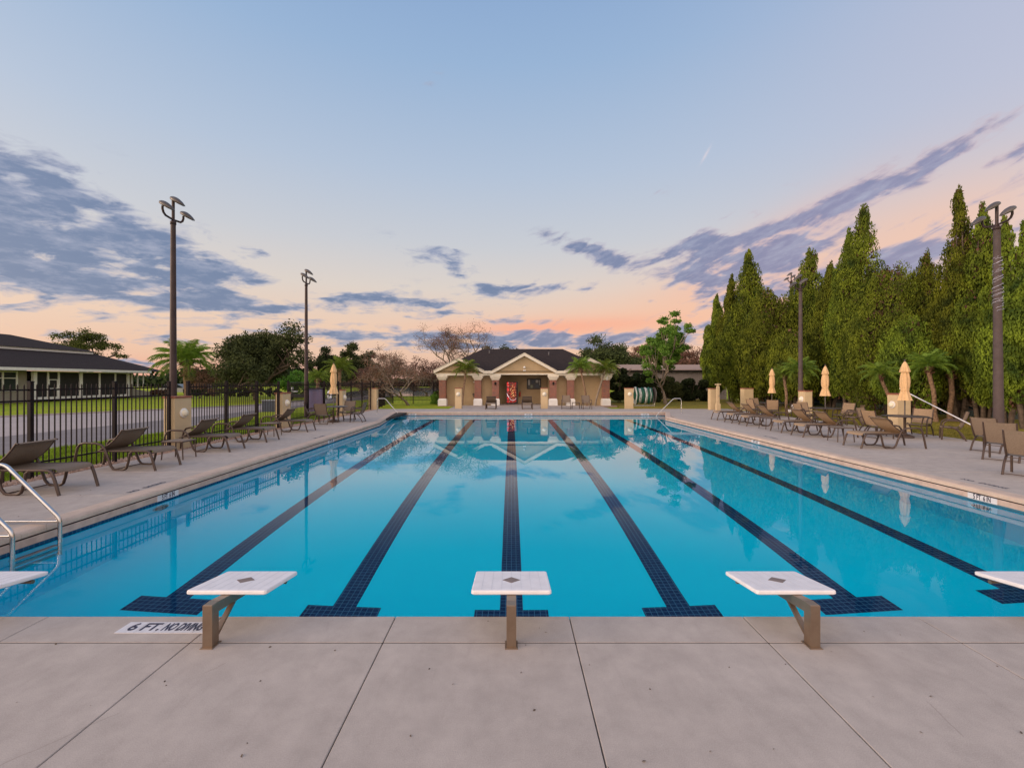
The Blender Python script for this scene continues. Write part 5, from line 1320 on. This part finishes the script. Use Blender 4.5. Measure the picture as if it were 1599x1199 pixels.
def bush(px0, px1, py_top, Yd, label, mt, seed, n=5000, leaf=.08, name='bush', depth=1.0):
    rg = np.random.default_rng(seed); x0, x1 = P(px0, Yd)[0], P(px1, Yd)[0]; top = EYE+(595-py_top)*Yd/F; w = (x1-x0)/2
    r = empty(name, ((x0+x1)/2, Yd, -.1), label, 'bush', 'bushes and hedges beyond the deck'); h = top+.1
    m = MB()
    for k in range(7): a = rg.uniform(0, 6.28); m.tube([(rg.uniform(-.3, .3)*w, 0, 0), (math.cos(a)*w*.4, math.sin(a)*depth*.4, h*.5), (math.cos(a)*w*.7, math.sin(a)*depth*.6, h*.85)], .02, 5, cap=False)
    m.build('stems', 'bark', r)
    lobes = []
    for k in range(int(14+w*16)):
        a = rg.uniform(-1, 1); z = h*rg.uniform(.15, .88)*(1-.25*abs(a)**3); s = rg.uniform(.18, .36)*min(1, h/2)
        lobes.append((a*(w-s*.8), rg.uniform(-depth, depth)*.6, min(z, h-s), s*1.2, s*1.1, s))
    C, O = lobes_points(lobes, n/len(lobes), rg, .4); V, Fq = leafquads(C, leaf, rg); npmesh('foliage', V, Fq, mt, r)
    return r
bush(948, 992, 566, 39, 'dark tall bush at the right corner of the pavilion', 'leaf_dark', 31, 20000, .11)
bush(978, 1030, 580, 40, 'dark bush behind the lane rope reel', 'leaf_dark', 32, 20000, .11)
bush(1012, 1066, 588, 41, 'dark bush under the bright green tree', 'leaf_oak', 33, 20000, .11)
bush(1052, 1106, 591, 42, 'rounded dark bush in front of the metal building wall', 'leaf_dark', 34, 20000, .11)
bush(672, 692, 610, 36.2, 'small green bush at the left corner of the pavilion', 'leaf_bright', 35, 2500, .07)
bush(235, 268, 607, 58, 'low dark red hedge by the clubhouse end', 'leaf_brown', 36, 3000, .12)
bush(290, 352, 607, 58, 'low dark hedge beyond the road', 'leaf_dark', 37, 5000, .12)
bush(352, 440, 604, 55, 'long dark hedge under the large oak', 'leaf_dark', 38, 7000, .12)

def palm(px, py_crown, Yd, rpx, base_px, label, seed, fronds=26, mt='leaf_palm', trunk='palm_trunk', thick=.07, group='pygmy date palms', boots=True, name='palm_tree'):
    rg = np.random.default_rng(seed); xc = P(px, Yd)[0]; zc = EYE+(595-py_crown)*Yd/F; rad = rpx*Yd/F; xb = P(base_px, Yd)[0]
    r = empty(name, (xb, Yd, -.08), label, 'palm', group); dx = xc-xb; h = zc+.08
    m = MB(); n = 9; m.tube([(dx*(i/n)**1.3, .04*math.sin(i), h*i/n) for i in range(n+1)], [thick*(1.25 if i < 1 else 1+.08*(i % 2)) for i in range(n+1)], 10); m.build('trunk', trunk, r)
    if boots:
        m = MB()
        for k in range(26):
            a = rg.uniform(0, 6.28); z = h-rg.uniform(.02, .38)*min(1.6, rad); q = thick*1.1
            m.tube([(dx*(z/h)**1.3+q*math.cos(a)*.5, q*math.sin(a)*.5, z-.05), (dx*(z/h)**1.3+q*1.9*math.cos(a), q*1.9*math.sin(a), z+.06)], .016*max(1, thick/.07), 4)
        m.build('boots', 'palm_boot', r)
    rach = MB(); LV = []
    for k in range(fronds):
        a = k*2.39996+rg.uniform(-.2, .2); t = (k+.5)/fronds; e0 = R(82-78*t+rg.uniform(-6, 6)); Lf = rad*rg.uniform(1.0, 1.18)*(.85+.25*t)
        pts = []; p = np.array([dx, 0, h]); ns_ = 9; ang = e0
        for i in range(ns_+1):
            pts.append(p.copy()); st = Lf/ns_*1.12; p = p+np.array([math.cos(a)*math.cos(ang), math.sin(a)*math.cos(ang), math.sin(ang)])*st; ang -= R(3.2+5.5*t+i*1.0)
        rach.tube(pts, .011*max(1, rad/1.2), 4, cap=False, r2=.003)
        side = np.array([-math.sin(a), math.cos(a), 0]); nl = 28
        for i in range(nl):
            f_ = (.14+.86*i/nl)*ns_; j = min(int(f_), ns_-1); q = pts[j]+(pts[j+1]-pts[j])*(f_-j); tg = pts[j+1]-pts[j]; tg /= np.linalg.norm(tg)
            ll = Lf*.30*math.sin(math.pi*(.12+.80*i/nl))**.7
            for s in (-1, 1):
                d_ = side*s*.80+tg*.55+np.array([0, 0, -.18-.25*rg.uniform()])+rg.normal(0, .10, 3); d_ /= np.linalg.norm(d_)
                wv = np.cross(d_, [0, 0, 1.]); wv /= np.linalg.norm(wv)+1e-9; wd = ll*.030+.003
                LV.append([q-tg*wd, q+tg*wd, q+d_*ll*.55+tg*wd*.9-np.array([0, 0, .01]), q+d_*ll-np.array([0, 0, ll*.16])])
    rach.build('frond_stems', mt, r)
    V = np.array(LV).reshape(-1, 3); npmesh('fronds', V, np.arange(len(V)).reshape(-1, 4), mt, r)
    return r
palm(728, 577, 33.2, 21, 721.5, 'small palm with a leaning trunk before the left pavilion wall', 41)
palm(906, 574, 32.9, 21, 917, 'small palm before the right pavilion wall', 42, 30)
palm(946, 577, 32.6, 21, 929, 'small palm with a pale slanting trunk at the pavilion corner', 43, 30, trunk='bark_pale')
palm(1225, 585, 24.5, 19, 1229, 'small palm left of the second right pole', 44)
palm(1250, 578, 23.6, 26, 1254, 'small palm in front of the second right pole', 45, 30)
palm(1374, 584, 21.5, 27, 1396, 'small palm left of the nearest right umbrella', 46, 26)
palm(1434, 577, 22.5, 28, 1421, 'palm behind the white pole with a green slanting trunk', 47, 28, trunk='bark_pale')
palm(1450, 572, 20.6, 30, 1462, 'palm with a ringed trunk right of the nearest right umbrella', 48, 28, thick=.085)
palm(1487, 577, 21.0, 36, 1484, 'bushy palm with a shaggy brown neck beside the near right pole', 49, 32, thick=.10)
palm(1530, 582, 22.5, 24, 1528, 'palm half hidden behind the near right pole', 50, 22)
palm(291, 564, 50, 41, 293, 'large date palm beyond the road behind the near left pole', 51, 40, thick=.34, group='large palms beyond the fence', name='date_palm')
palm(530, 576, 42, 24, 531, 'green palm behind the left umbrella', 52, 30, thick=.15, group='large palms beyond the fence')
palm(496, 590, 40, 18, 497, 'low green palm right of the second left pole', 53, 26, thick=.15, group='large palms beyond the fence')

# distant woods: one mass along the horizon, too far to count
rg = np.random.default_rng(99); n = 26000
ang = rg.uniform(-62, 62, n); Yd = 150+rg.uniform(0, 25, n); xx = Yd*np.tan(np.radians(ang)); hh = 4.2+1.6*np.sin(xx*.05)+1.1*np.sin(xx*.21+1)+.6*np.sin(xx*.9)
zz_ = hh*rg.uniform(0, 1, n)**.7
V, Fq = leafquads(np.c_[xx, Yd, zz_], 1.1, rg); tag(npmesh('far_woods', V, Fq, 'leaf_dark'), kind='stuff')
# fallen leaves and grit on the decks
m = MB(); r2 = random.Random(11)
for i in range(420):
    if r2.random() < .35: x, y = r2.uniform(-5.5, 5.5), r2.uniform(.9, 3.4)
    elif r2.random() < .5: x, y = r2.uniform(-8.9, -6.4), r2.uniform(4, 28)
    else: x, y = r2.uniform(8.6, 14.4), r2.uniform(4, 26)
    s = r2.uniform(.004, .013); a = r2.uniform(0, 6.28)
    m.add([(x+s*math.cos(a), y+s*math.sin(a), .002), (x-s*.5*math.sin(a), y+s*.5*math.cos(a), .004+s*.3), (x-s*math.cos(a), y-s*math.sin(a), .003), (x+s*.5*math.sin(a), y-s*.5*math.cos(a), .002)], [(0, 1, 2, 3)])
tag(m.build('deck_leaf_litter', 'bark'), kind='stuff')
